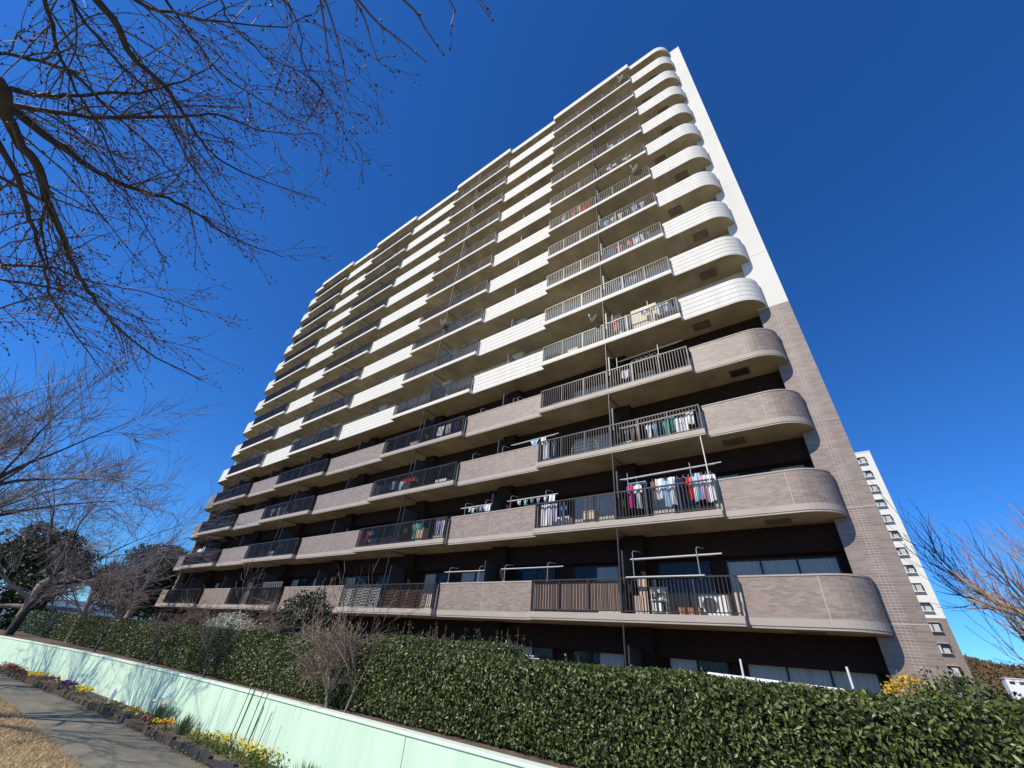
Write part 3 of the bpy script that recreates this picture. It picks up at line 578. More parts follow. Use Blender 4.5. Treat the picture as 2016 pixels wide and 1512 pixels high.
# second floor, right bay
for d in (-3.1, -1.0): bracket(d, .11, zf(2) + 1.0, zf(2) + 1.92)
pole(-3.2, -.28, .13, 4.74, 'upper pale laundry pole over the second floor right railing', r=.02, dz=.04)
pole(-3.35, -.85, .0, 4.16, 'lower pale laundry pole along the second floor right railing', r=.018)
mb = MB(); zz = zf(2); mb.box(-7.1, -3.72, .16, .18, zz + .08, zz + .98, M['screenm'])
for i in range(24): mb.box(-7.08 + i * .14, -7.06 + i * .14, .152, .16, zz + .08, zz + .98, M['lattice'])
tag(mb.build('privacy_screen'), 'brown privacy screen tied behind the second floor right railing', 'screen')
def aircon(x, y, z, label):
    e = empty('air_conditioner', (x, y, z), label, 'air conditioner'); mb = MB()
    mb.box(-.4, .4, 0, .28, .05, .6, M['ivory']); mb.box(-.35, -.25, .02, .26, 0, .05, M['steel']); mb.box(.25, .35, .02, .26, 0, .05, M['steel']); o = mb.build('casing', e)
    f = MB()
    for r_ in (.06, .1, .14, .18, .21): f.tube([(-.1 + r_ * math.cos(a), -.012, .32 + r_ * math.sin(a)) for a in [i * math.pi / 8 for i in range(17)]], .006, M['steel'], 4, False)
    f.face([(-.1 + .21 * math.cos(i * math.pi / 10), -.003, .32 + .21 * math.sin(i * math.pi / 10)) for i in range(20)], M['pipe']); f.build('fan_grille', o)
aircon(-.85, .5, zz, 'white air conditioner unit at the right of the second floor right balcony')
for i, (x, w) in enumerate(((-1.75, .22), (-1.48, .22), (-1.22, .2))):
    mb = MB(); n = 10
    for j in range(n):
        a0, a1 = 2 * math.pi * j / n, 2 * math.pi * (j + 1) / n; r0, r1 = w * .36, w * .5
        mb.face([(r0 * math.cos(a0), r0 * math.sin(a0), 0), (r0 * math.cos(a1), r0 * math.sin(a1), 0), (r1 * math.cos(a1), r1 * math.sin(a1), .22), (r1 * math.cos(a0), r1 * math.sin(a0), .22)], M['terracotta'])
        mb.face([(0, 0, .2), (r1 * math.cos(a0), r1 * math.sin(a0), .2), (r1 * math.cos(a1), r1 * math.sin(a1), .2)], M['soil'])
    tag(mb.build('flower_pot', loc=(x, .34, zz)), ['leftmost of the three terracotta pots behind the second floor right railing', 'middle terracotta pot behind the second floor right railing', 'rightmost terracotta pot behind the second floor right railing, by the air conditioner'][i], 'flower pot', 'terracotta pots')
e = empty('balcony_shelf', (-2.45, .5, zz), 'pale stacking shelf with a cloth on top on the second floor right balcony', 'shelf')
for q in (0.08, .42, .78): mb = MB(); mb.box(-.25, .25, -.16, .16, q, q + .03, M['ivory']); mb.build('shelf_board', e)
mb = MB()
for a in (-.23, .21):
    for b in (-.15, .13): mb.box(a, a + .02, b, b + .02, 0, .8, M['ivory'])
mb.box(-.2, .05, -.12, .1, .11, .36, M['plastic']); mb.box(.0, .2, -.1, .1, .45, .6, M['grey'] if 0 else M['plastic']); mb.build('shelf_frame', e)
garment('towel', 'cream', -2.45, .33, zz + .86, .5, .14, 'cream cloth folded over the balcony shelf', None)
mb = MB(); mb.box(-3.25, -2.95, .3, .33, zz, zz + .55, M['cardboard']); mb.box(-3.1, -2.8, .36, .39, zz, zz + 1.1, M['cardboard']); o = mb.build('cardboard_sheets'); tag(o, 'pale board sheets leaning behind the second floor railing beside the pipe', 'boards')
# lattices, second floor second bay
def lattice(a, b, y, z, h, m, step, label):
    mb = MB(); L = b - a; n = int((L + h) / step)
    for s_ in (1, -1):
        for i in range(n + 1):
            x0 = i * step - h; xa, za, xb, zb = x0, 0, x0 + h, h
            if xa < 0: za = -xa; xa = 0
            if xb > L: zb = h - (xb - L); xb = L
            if zb - za < .05: continue
            if s_ < 0: xa, xb = L - xa, L - xb
            mb.tube([(a + xa, y + .006 * s_, z + za), (a + xb, y + .006 * s_, z + zb)], .014, m, 4, False)
    for q in (z, z + h): mb.tube([(a, y, q), (b, y, q)], .016, m, 4)
    for q in (a, b): mb.tube([(q, y, z), (q, y, z + h)], .016, m, 4)
    tag(mb.build('lattice_panel'), label, 'lattice')
lattice(-19.4, -16.4, .17, zz + .05, 1.0, M['wlattice'], .13, 'pale diagonal lattice behind the second floor railing, left half')
lattice(-15.9, -13.0, .17, zz + .05, .72, M['lattice'], .13, 'reddish brown diagonal lattice behind the second floor railing, right half')
lattice(-28.9, -26.4, .17, zz + .05, 1.30, M['steel'], .28, 'tall pale expanding lattice on the second floor third bay')
# more air conditioners and storage behind the railings, built once and copied
proto = [o for o in bpy.data.objects if o.name.startswith('air_conditioner') and not o.parent][0]
for k, bi, fx in ((3, 0, .12), (4, 1, .75), (5, 0, .1), (5, 2, .6), (3, 2, .35), (6, 1, .8), (7, 0, .62), (8, 1, .2), (9, 0, .3), (4, 3, .5), (2, 3, .4), (10, 1, .7), (12, 0, .15)):
    a, b = BX[bi]; c = proto.copy(); COL.objects.link(c); c.location = (a + (b - a) * fx, .75, zf(k)); c['label'] = f'air conditioner behind the {ORD[k]} floor railing in the {BAY[bi]}'
    for ch_ in proto.children:
        d = ch_.copy(); COL.objects.link(d); d.parent = c
    c['group'] = 'air conditioners behind the railings'
proto['group'] = 'air conditioners behind the railings'
for k, bi, fx, w, h, mn in ((3, 0, .30, .5, .7, 'cardboard'), (4, 0, .55, .7, .5, 'plastic'), (5, 1, .3, .8, .8, 'panelu'), (6, 0, .2, .6, .9, 'ivory'), (7, 1, .6, .7, .6, 'plastic'), (8, 0, .15, .6, .8, 'cardboard'), (3, 1, .62, .5, .9, 'cardboard'), (4, 2, .3, .8, .6, 'panelu'), (9, 1, .3, .6, .7, 'ivory')):
    a, b = BX[bi]; mb = MB(); mb.box(-w / 2, w / 2, 0, .4, 0.03, h, M[mn]); mb.box(-w / 2 - .02, w / 2 + .02, -.02, .42, h, h + .03, M[mn]); mb.box(-.006, .006, -.006, 0, .06, h - .03, M['steel']); mb.box(-w / 2 + .04, w / 2 - .04, .03, .37, 0, .03, M['steel'])
    tag(mb.build('storage_box', loc=(a + (b - a) * fx, .8, zf(k))), f'storage box behind the {ORD[k]} floor railing in the {BAY[bi]}', 'storage box', 'storage boxes on the balconies')
# satellite dishes
def dish(x, y, z, s, label):
    e = empty('satellite_dish', (x, y, z), label, 'satellite dish'); mb = MB(); n = 14; rings = []
    ax = Vector((-.55, -.62, .56)).normalized(); a_ = ax.cross(Vector((0, 0, 1))).normalized(); b_ = a_.cross(ax); c0 = Vector((0, -.1, .25))
    for r_ in (0, .25, .5, .75, 1): rings.append([c0 + ax * (r_ * r_ * .09 * s) + (a_ * math.cos(t) + b_ * math.sin(t)) * (r_ * .26 * s) for t in [2 * math.pi * i / n for i in range(n)]])
    for p, q in zip(rings[:-1], rings[1:]):
        for i in range(n):
            j = (i + 1) % n; mb.face([p[i], p[j], q[j], q[i]], M['plastic']); mb.face([v + -ax * .012 for v in (q[i], q[j], p[j], p[i])], M['plastic'])
    mb.build('reflector', e, smooth=True)
    t = MB(); t.tube([c0 - b_ * .24 * s, c0 + ax * .34 * s - b_ * .05], .01, M['plastic'], 5); t.box(*sum(([float((c0 + ax * .34 * s)[i]) - .035, float((c0 + ax * .34 * s)[i]) + .035] for i in range(3)), []), M['steel']); t.build('receiver_arm', e)
    q = MB(); q.tube([(0, .1, -.5), (0, .1, .2), c0], .02, M['steel'], 6); q.build('mast', e)
dish(-4.0, 0, 16.0, 1.0, 'white satellite dish clamped beside the drain pipe on the sixth floor')
dish(-.75, 0, 27.3, 1.15, 'white satellite dish on the tenth floor railing, upper right')
dish(-.62, 0, 41.4, 1.2, 'white satellite dish on the top floor railing beside the right corner')
dish(-16.0, 0, 21.5, 1.2, 'grey satellite dish beside the pipe of the second railed bay')
mb = MB(); mb.tube([(-9.9, .5, ZB(6) + 1.3), (-9.9, .5, ZB(6) + 1.75)], .03, M['gold'], 6); o = mb.build('yellow_post'); tag(o, 'short yellow post above the sixth floor white parapet, right one', 'post')
mb = MB(); mb.tube([(-12.0, .5, ZB(6) + 1.3), (-12.0, .5, ZB(6) + 1.75)], .03, M['gold'], 6); o = mb.build('yellow_post'); tag(o, 'short yellow post above the sixth floor white parapet, left one', 'post')
# white laundry rails in the ground floor garden
e = empty('garden_rail', (0, -1.2, 0), 'thick white plastic pole standing behind the hedge by the ground floor windows', 'laundry rail')
mb = MB(); mb.tube([(-.9, 0, 1.68), (1.9, 0, 1.60)], .05, M['plastic'], 8); mb.build('rail', e)
for x in (-.1, 2.0): mb = MB(); mb.tube([(x, .02, 0), (x, .02, 2.05)], .025, M['ivory'], 6); mb.build('post', e)
e = empty('garden_rail', (-7.6, -1.2, 0), 'thin metal laundry rail behind the clipped shrubs left of the ground floor pillar', 'laundry rail')
mb = MB(); mb.tube([(-2.6, 0, 1.78), (1.5, 0, 1.72)], .018, M['metal'], 6); mb.tube([(-2.6, .3, 1.7), (1.5, .3, 1.66)], .015, M['metal'], 6); mb.build('rail', e)
mb = MB(); mb.tube([(-.5, 0, 0), (.3, .1, 2.1)], .02, M['metal'], 6); mb.tube([(1.2, 0, 0), (1.2, 0, 1.75)], .02, M['metal'], 6); mb.build('post', e)

# ================================================================== HEDGES AND SHRUBS
def bumpy(x, s=1.0): return .5 * np.sin(x * 1.3 * s + 1) + .3 * np.sin(x * 3.1 * s) + .2 * np.sin(x * 7.7 * s + 2)
def hedge(name, x0, x1, yf, yb, z0, ztop, dens, m, label, leafsize=.065, xend=None, core=True, cat='hedge', sprouts=0, sh=.35):
    e = empty(name, ((x0 + x1) / 2, yf(.5 * (x0 + x1)), z0), label, cat); ox, oy, oz = e.location
    n = int((x1 - x0) * dens * (ztop - z0 + .9)); x = rng.uniform(x0, x1, n); hh = ztop - z0
    s = rng.uniform(0, hh + .9, n); yF = np.array([yf(q) for q in x]); endf = np.ones(n)
    if xend is not None: endf = np.clip((xend - x) / .9, 0, 1) ** .45
    top = z0 + hh * endf + bumpy(x, 1.4) * .035; dep = rng.exponential(.06, n); depth = np.where(s < hh, dep, 0)
    fz = z0 + .04 + (top - z0 - .06) * np.clip(s / hh, 0, 1); rnd = np.clip((fz - (top - .18)) / .18, 0, 1)
    y = np.where(s < hh, yF + dep + rnd ** 2 * .12 + bumpy(x * .9 + fz * 3, 1.7) * .05, yF + .12 + (s - hh) / .9 * (yb - .12))
    z = np.where(s < hh, fz, top - dep * .8 + rng.uniform(-.02, .05, n))
    nrm = np.stack([np.zeros(n), np.where(s < hh, -1.0, -.15), np.where(s < hh, .35, 1.0)], 1)
    C = np.stack([x - ox, y - oy, z - oz], 1)
    leaves('foliage', C, leafsize, m, e, nrm, 1.0)
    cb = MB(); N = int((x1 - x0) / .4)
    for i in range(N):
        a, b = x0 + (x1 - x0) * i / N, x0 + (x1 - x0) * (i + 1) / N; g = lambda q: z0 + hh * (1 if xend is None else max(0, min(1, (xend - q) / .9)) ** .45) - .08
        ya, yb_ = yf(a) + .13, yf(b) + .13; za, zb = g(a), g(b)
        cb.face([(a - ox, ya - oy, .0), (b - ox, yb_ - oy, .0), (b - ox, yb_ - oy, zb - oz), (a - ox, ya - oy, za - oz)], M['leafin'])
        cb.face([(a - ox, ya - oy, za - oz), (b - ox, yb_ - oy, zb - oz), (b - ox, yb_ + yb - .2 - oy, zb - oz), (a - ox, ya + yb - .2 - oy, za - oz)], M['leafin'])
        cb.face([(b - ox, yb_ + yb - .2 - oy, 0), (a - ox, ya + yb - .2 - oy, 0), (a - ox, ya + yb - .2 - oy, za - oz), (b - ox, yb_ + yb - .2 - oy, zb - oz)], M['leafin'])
    if sprouts:
        P = []
        for i in range(sprouts):
            xs = random.uniform(x0 + .2, x1 - .3); ys = yf(xs) + random.uniform(.1, yb); h = random.uniform(.1, sh) * (1 if random.random() < .4 else .5); zt = ztop - .05 if xend is None else z0 + hh * max(0, min(1, (xend - xs) / .9)) ** .45 - .05
            tip = Vector((xs + random.uniform(-.06, .06), ys, zt + h)); cb.tube([(xs - ox, ys - oy, zt - oz), (tip.x - ox, tip.y - oy, tip.z - oz)], .004, M['twig'], 3, False)
            for j in range(int(h / .035) + 2): t = random.uniform(.2, 1.05); P.append((xs + (tip.x - xs) * t + random.gauss(0, .025) - ox, ys + random.gauss(0, .025) - oy, zt + h * t - oz))
        leaves('sprout_foliage', np.array(P), leafsize * .8, m, e, None, 1)
    cb.build('inner_twigs', e)
    return e
hf = lambda x: -8.46 + (0 if x > -12 else -((-12 - x) * .028))
hedge('hedge', -15.0, 4.4, hf, 1.0, .6, 1.585, 2900, M['leaf'], 'near stretch of the long clipped green hedge above the mint wall', .050, xend=4.35, sprouts=150, sh=.2)
hedge('hedge', -27.0, -15.0, hf, 1.0, .6, 1.60, 1500, M['leaf'], 'middle stretch of the clipped hedge, in front of the white blossom bush', .055, sprouts=20, sh=.15)
hedge('hedge', -38.0, -27.0, hf, 1.2, .6, 1.60, 800, M['leafb'], 'far bluish stretch of the clipped hedge towards the bare trees', .07)
hedge('clipped_shrub', -7.6, -2.55, lambda x: -6.75, 1.1, .3, 1.80, 1700, M['leaf'], 'taller clipped shrub behind the hedge with upright sprouts below the right railed bay', leafsize=.05, sprouts=130, sh=.42, xend=-2.45, cat='shrub')
def shrub(name, c, rad, n, size, m, label, flat=1.0, stems=8, z0=0.0, cat='shrub', m2=None, n2=0, barkm='twig'):
    e = empty(name, (c[0], c[1], z0), label, cat); D = rng.normal(size=(n, 3)); D /= np.linalg.norm(D, axis=1)[:, None]
    r_ = rng.uniform(.55, 1.0, n) ** .5; lump = 1 + .16 * np.sin(D[:, 0] * 5 + 1) * np.cos(D[:, 2] * 6) + .10 * np.sin(D[:, 1] * 9)
    P = D * (r_ * lump)[:, None] * np.array(rad); P[:, 2] += c[2] - z0; P = P[P[:, 2] > .02]
    leaves('foliage', P, size, m, e, None, 1)
    if n2: D = rng.normal(size=(n2, 3)); D /= np.linalg.norm(D, axis=1)[:, None]; P = D * np.array(rad) * 1.02; P[:, 2] += c[2] - z0; leaves('blossom', P[P[:, 2] > .02], size * .8, m2, e, None, 1)
    mb = MB()
    for i in range(stems):
        a = random.uniform(0, 6.28); q = Vector((rad[0] * .7 * math.cos(a), rad[1] * .7 * math.sin(a), c[2] - z0 + rad[2] * random.uniform(0, .7)))
        mb.tube([(0, 0, -.05), tuple(q * .5 + Vector((0, 0, .1))), tuple(q)], [.03, .018, .006], M[barkm], 5, False)
    mb.build('stems', e); return e
p = atd(600, 1225, 19.5); shrub('camellia_bush', (p[0], p[1], 1.75), (1.2, 1.0, 1.35), 8500, .11, M['camellia'], 'dark glossy round camellia bush rising behind the hedge', z0=.0)
p = atd(452, 1236, 26); shrub('white_bush', (p[0], p[1], 1.55), (1.9, 1.0, .75), 3000, .11, M['blossom'], 'low bush covered in white blossom behind the hedge', z0=0)
p = atd(525, 1255, 22); shrub('garden_bush', (p[0], p[1], 1.3), (1.7, .8, .7), 2200, .11, M['leafy'], 'light green bush between the white bush and the dark camellia')
p = atd(665, 1262, 16); shrub('garden_bush', (p[0], p[1], 1.3), (1.0, .8, .7), 1700, .09, M['leafy'], 'yellowish green bush just right of the dark camellia')
p = atd(380, 1230, 32); shrub('rust_bush', (p[0], p[1], 1.5), (2.4, 1.0, .8), 1600, .13, M['rust'], 'rust brown leafless looking bush behind the hedge at the far left of the block')
p = atd(1796, 1366, 8.6); shrub('yellow_bush', (p[0], p[1], 1.55), (.33, .3, .30), 1100, .05, M['gold'], 'golden yellow leaved bush above the right end of the hedge', z0=.3)
p = atd(1850, 1358, 9.5); shrub('grey_bush', (p[0], p[1], 1.6), (.62, .4, .36), 900, .06, M['grey'], 'sparse grey green bush behind the golden bush', z0=.3, stems=14)
p = atd(1905, 1396, 7.6); shrub('green_bush', (p[0], p[1], 1.40), (.55, .45, .42), 2600, .06, M['leaf'], 'sloping green bush closing the right end of the hedge', z0=.3)
p = atd(2010, 1480, 9.5); shrub('grey_bush', (p[0], p[1], .7), (.8, .6, .7), 1100, .06, M['grey'], 'grey brown low bush at the bottom right beyond the hedge', z0=0, stems=14)
p = atd(1700, 1372, 7.4); 

# ================================================================== TREES
def rv(s): return Vector((random.gauss(0, s), random.gauss(0, s), random.gauss(0, s)))
def grow(mb, p, d, L, r, depth, cfg, m, tips):
    """one wandering branch, then its children"""
    nseg = max(3, int(L / cfg['seg'])); pts = [Vector(p)]; dirs = [d.normalized()]; d = d.normalized()
    for i in range(nseg):
        d = (d + rv(cfg['wob']) + Vector(cfg['trop']) * (cfg['tk'] * (1 + depth * .3))).normalized(); pts.append(pts[-1] + d * (L / nseg)); dirs.append(d.copy())
    r1 = max(cfg['rmin'], r * (.35 if depth < cfg['depth'] else .5)); rad = [max(cfg['rmin'], r + (r1 - r) * i / nseg) for i in range(nseg + 1)]
    mb.tube(pts, rad, m if r > cfg.get('rtw', .02) else cfg['tw'], 8 if r > .06 else 5 if r > .015 else 3, False)
    if depth >= cfg['depth']: tips.append((pts, rad)); return
    nc = cfg['kids'][depth]; 
    for i in range(nc):
        t = random.uniform(cfg.get('t0', .25), 1.0) if i else 1.0; k = min(nseg, max(1, int(t * nseg))); a = rv(1); a = (a - dirs[k] * a.dot(dirs[k])).normalized()
        sp = random.uniform(*cfg['ang']) * (1 if i else .4); nd = dirs[k] * math.cos(sp) + a * math.sin(sp)
        grow(mb, pts[k], nd, L * random.uniform(*cfg['len']), rad[k] * random.uniform(.5, .75) if i else rad[k] * .85, depth + 1, cfg, m, tips)
def buds(mb, tips, size, m, every=2, p=.6):
    for pts, rad in tips:
        for i in range(1, len(pts)):
            if i == len(pts) - 1 or (i % every == 0 and random.random() < p):
                c = pts[i] + rv(size * .3); s = size * random.uniform(.6, 1.2); dd = (pts[i] - pts[i - 1]).normalized()
                a = dd.cross(Vector((.3, .5, .8))).normalized() * s * .45; b = dd.cross(a).normalized() * s * .45
                c = c + a * random.choice((-1, 1)) * 1.0; t = c + dd * s; q = [c + a, c + b, c - a, c - b]
                for j in range(4): mb.face([q[j], q[(j + 1) % 4], t], m); mb.face([q[(j + 1) % 4], q[j], c - dd * s * .5], m)
def tree(name, base, dirv, L, r, cfg, m, label, cat='tree', group=None, budsize=0):
    e = empty(name, base, label, cat, group); tr = MB(); cr = MB(); tips = []
    d = Vector(dirv).normalized(); pts = [Vector((0, 0, -.15))]; n = 6; dirs = []
    for i in range(n): d = (d + rv(.07)).normalized(); pts.append(pts[-1] + d * (L / n)); dirs.append(d.copy())
    tr.tube(pts, [r * (1.25 - .55 * i / n) for i in range(n + 1)], m, 10); tr.build('trunk', e, smooth=True)
    for i in range(cfg['limbs']):
        k = random.randint(cfg.get('low', 3), n) if i else n; a = 2 * math.pi * i / cfg['limbs'] + random.uniform(-.4, .4); out = Vector((math.cos(a), math.sin(a), random.uniform(*cfg['rise'])))
        if cfg.get('bias'): out += Vector(cfg['bias'])
        grow(cr, pts[k], out, cfg['L'] * random.uniform(.75, 1.15), r * random.uniform(.4, .62), 0, cfg, m, tips)
    if budsize: buds(cr, tips, budsize, M['bud'])
    cr.build('crown', e); return e
TW = M['twig']
# --- the cherry whose branches hang into the picture from the upper left
def Z(u, v, z): return Vector(atz(u, v, z))
ch = empty('cherry_tree', (-.6, -17.6, GZ), 'bare budding cherry tree whose near branches hang across the upper left sky', 'tree'); O = Vector(ch.location)
tk = MB(); tp = [Vector((0, 0, -.1)), Vector((.03, .05, .8)), Vector((-.08, .02, 1.7)), Vector((-.02, .1, 2.7)), Vector((-.1, .2, 3.5))]
tk.tube(tp, [.34, .27, .23, .21, .17], M['bark'], 12); tk.build('trunk', ch, smooth=True)
fork = tp[-1] + O
limbs = [  # (pixels, z at start, z at end, start radius)
    ([(0, 164), (15, 228), (37, 278), (74, 327), (99, 412), (124, 471), (154, 541), (188, 595), (238, 650), (307, 704), (400, 748)], 4.3, 4.1, .070),
    ([(10, 205), (119, 288), (188, 337), (253, 367), (317, 387), (377, 412), (446, 461), (555, 505)], 4.5, 4.7, .052),
    ([(0, 169), (74, 186), (129, 191), (198, 183), (298, 178), (380, 150), (440, 110)], 4.6, 5.1, .036),
    ([(0, 200), (149, 228), (248, 231), (357, 231), (427, 228), (526, 258), (632, 265)], 4.7, 5.3, .036),
    ([(170, -60), (193, 0), (228, 45), (258, 109), (317, 164), (362, 223), (397, 278), (436, 317), (521, 357), (628, 392)], 4.3, 4.9, .042),
    ([(200, -40), (263, 0), (337, 25), (422, 42), (536, 52), (615, 30)], 4.6, 5.1, .024),
    ([(0, 104), (74, 119), (149, 149), (223, 223), (307, 298), (337, 337), (430, 395), (500, 420)], 4.9, 5.0, .024),
    ([(-40, 520), (0, 521), (99, 526), (164, 550), (278, 575), (412, 615)], 4.0, 4.0, .030),
    ([(-40, 545), (0, 551), (100, 565), (190, 600), (280, 660), (400, 690)], 3.9, 3.8, .024),
    ([(-40, 640), (0, 608), (110, 580), (200, 595), (300, 640)], 3.7, 3.8, .018),
    ([(60, -60), (89, 0), (114, 94), (150, 180), (200, 260), (240, 360), (290, 450), (330, 520)], 4.9, 4.5, .024),
    ([(-20, 260), (25, 330), (60, 430), (85, 520), (110, 600), (180, 700), (205, 735)], 4.2, 3.9, .036),
    ([(90, 400), (82, 450), (95, 520), (120, 570), (90, 640)], 4.2, 3.9, .020),
    ([(130, -60), (150, 20), (240, 130), (310, 200), (380, 330), (440, 420), (480, 500)], 5.0, 4.8, .022),
    ([(300, -50), (340, 20), (370, 60), (430, 140), (520, 200), (600, 240), (635, 180)], 5.0, 5.0, .018),
    ([(380, -60), (430, -10), (450, 40), (520, 110), (590, 140), (640, 185)], 4.9, 5.0, .014),
    ([(480, -50), (560, 0), (590, 60), (600, 130), (635, 180)], 4.9, 5.1, .010)]
hang = [([(600, -80), (630, 0), (645, 99), (655, 163)], 4.9, .009), ([(600, -80), (640, 0), (670, 100), (684, 178)], 4.9, .009), ([(640, -90), (710, 20), (730, 80), (744, 119)], 4.8, .008),
        ([(640, -90), (795, 0), (840, 60), (873, 110)], 4.8, .009), ([(640, -90), (730, 30), (790, 80), (843, 125)], 4.8, .009), ([(760, -90), (885, 0), (888, 50)], 4.8, .007), ([(760, -90), (925, -30), (940, 0), (968, 38)], 4.7, .007), ([(560, -90), (560, -20), (575, 40), (560, 90)], 5, .008)]
cr = MB(); tips = []
def catmull(P, n=4): return [Vector(q) for q in smooth_line([tuple(p) for p in P], n)]
def drape(pts, rad, dens, L0, depth=0):
    n = len(pts)
    for i in range(1, n):
        seg = (pts[i] - pts[i - 1]); t = seg.normalized() if seg.length > 1e-6 else Vector((0, 0, -1)); cnt = seg.length * dens
        for _ in range(int(cnt) + (random.random() < cnt % 1)):
            p = pts[i - 1].lerp(pts[i], random.random()); a = rv(1); a.z *= .6; a = (a - t * a.dot(t)).normalized()
            d = t * random.uniform(.6, 1.2) + a * random.uniform(.5, 1.0); L = L0 * random.uniform(.35, 1.1) * (1.15 - .75 * i / n); m = max(3, int(L / .07)); q = [p]
            d.normalize()
            for j in range(m): d = (d + rv(.10) + Vector((-.03, .035, -.035))).normalized(); q.append(q[-1] + d * L / m)
            r0 = min(rad[i] * .6, .0070 if depth == 0 else .0038); rr = [max(.0018, r0 * (1 - .7 * j / m)) for j in range(m + 1)]
            cr.tube([x - O for x in q], rr, TW, 4 if depth == 0 else 3, False); tips.append(([x - O for x in q], rr))
            if depth < 2 and L > .2: drape(q, rr, 5.6 if depth == 0 else 4.0, L * .62, depth + 1)
for P, za, zb, r in limbs:
    w = [Z(u, v, za + (zb - za) * i / (len(P) - 1)) for i, (u, v) in enumerate(P)]
    w = catmull(w, 4); w = [p + rv(.005) for p in w]; r *= .60
    n = len(w); rad = [max(.004, r * (1 - .86 * (i / (n - 1)) ** .8)) for i in range(n)]
    st = fork + Vector((0, 0, random.uniform(-.3, .1))); md = (st + w[0]) / 2 + Vector((0, 0, .12))
    full = [st, md] + w; cr.tube([x - O for x in full], [r * 1.3, r * 1.05] + rad, M['bark'], 8 if r > .03 else 6, False)
    drape(w, rad, 8.6, 1.05)
for P, z0, r in hang:
    w = catmull([Z(u, v, z0 - .1 * i) for i, (u, v) in enumerate(P)], 4); n = len(w); rad = [r * (1 - .7 * i / (n - 1)) for i in range(n)]
    cr.tube([x - O for x in [fork, (fork + w[0]) / 2 + Vector((0, 0, .7))] + w], [.03, .016] + rad, TW, 5, False); tips.append(([x - O for x in w], rad)); drape(w, rad, 2.2, .22, 1)
buds(cr, tips, .016, M['bud'], 1, .42)
cr.build('crown', ch)
# --- other cherries along the far stretch of the path
cfgC = dict(seg=.32, wob=.09, trop=(0, 0, 1), tk=.004, rmin=.006, depth=4, kids=[3, 5, 5, 4], len=(.5, .82), ang=(.3, .8), limbs=6, rise=(.15, .8), L=3.0, tw=M['gtwig'], rtw=.02)
def cc(**k): d = dict(cfgC); d.update(k); return d
ROWG = 'bare cherry trees along the far stretch of path'
tree('cherry_tree', (-14.2, -15.6, GZ), (.0, .1, 1), 3.6, .16, cc(L=2.3, rise=(.7, 1.9), bias=(.0, .2, 0), low=5), M['bark'], 'bare cherry tree by the path, twigs fanning in from the left edge', group=ROWG)
tree('cherry_tree', (-21.5, -16.2, GZ), (.0, .1, 1), 3.6, .18, cc(L=3.0, rise=(.6, 1.7), bias=(.0, .35, 0), low=5), M['bark'], 'bare cherry tree at the left edge, second along the far path', group=ROWG)
tree('cherry_tree', (-29.0, -10.1, .6), (.12, .05, 1), 2.6, .15, cc(L=3.5, rise=(.6, 1.6), bias=(.1, .05, .1), low=4), M['bark'], 'bare cherry tree with a leaning trunk just behind the left end of the mint wall', group=ROWG)
tree('cherry_tree', (-37.0, -9.0, .6), (.2, .1, 1), 2.6, .24, cc(L=2.7, bias=(-.1, 0, .1)), M['pbark'], 'bare cherry tree further back, between the leaning one and the white car park', group=ROWG)
tree('cherry_tree', (-25.0, -8.7, .6), (.05, .1, 1), 2.2, .11, cc(L=1.5, bias=(-.2, 0, .5), kids=[3, 4, 4, 3]), M['pbark'], 'slender bare cherry tree with crooked limbs left of the far hedge', group=ROWG)
tree('cherry_tree', (-34.0, -17.5, GZ), (.1, .1, 1), 3.0, .24, cc(L=3.6, rise=(.4, 1.2), bias=(0, .4, .1), low=5), M['bark'], 'bare cherry tree at the left edge, furthest along the far path', group=ROWG)
tree('cherry_tree', (-45.0, -12.0, .4), (.1, .1, 1), 3.0, .26, cc(L=4.0), M['bark'], 'large bare cherry tree far behind the leaning one', group=ROWG)
# --- pollarded tree in front of the evergreen at the block's left end
cfgP = dict(seg=.5, wob=.14, trop=(0, 0, 1), tk=.05, rmin=.010, depth=3, kids=[4, 7, 5], len=(.4, .7), ang=(.3, .8), limbs=4, rise=(2.0, 3.4), L=2.4, tw=M['ptwig'], rtw=.04)
p = atd(236, 1240, 48); tree('pollarded_tree', (p[0], p[1], .0), (.0, 0, 1), 4.0, .24, cfgP, M['pbark'], 'pale pollarded bare tree in front of the evergreen at the left end of the block')
def evergreen(c, rad, n, size, label, z0=0.0, name='evergreen_tree', m='ever'):
    e = empty(name, (c[0], c[1], z0), label, 'tree'); P = []; mb = MB(); mb.tube([(0, 0, -.2), (.1, 0, c[2] * .5), (0, .1, c[2])], [.32, .24, .1], M['bark'], 8); mb.build('trunk', e)
    for i in range(34):
        a = random.uniform(0, 6.28); el_ = random.uniform(-.7, 1.4); q = Vector((math.cos(a) * math.cos(el_) * rad[0], math.sin(a) * math.cos(el_) * rad[1], math.sin(el_) * rad[2])) * random.uniform(.45, .85)
        s = random.uniform(.22, .42) * min(rad); D = rng.normal(size=(n // 34, 3)); D /= np.linalg.norm(D, axis=1)[:, None]; P.append(D * (s * rng.uniform(.6, 1.05, len(D)))[:, None] * np.array([1.15, 1.15, .8]) + np.array(q))
    P = np.concatenate(P); P[:, 2] += c[2] - z0; leaves('crown', P[P[:, 2] > .1], size, M[m], e, None, 1); return e
p = atd(272, 1165, 58); evergreen((p[0], p[1], 4.4), (4.6, 4, 4.4), 17000, .34, 'rounded dark evergreen tree behind the pollarded tree at the left end of the block')
p = atd(350, 1180, 62); evergreen((p[0], p[1], 3.6), (4, 4, 4.0), 8000, .34, 'dark evergreen tree close against the left end of the block')
p = atd(30, 1150, 44); evergreen((p[0], p[1], 3.6), (3.4, 3.4, 3.2), 12000, .26, 'dark evergreen tree at the left edge behind the bare cherries')
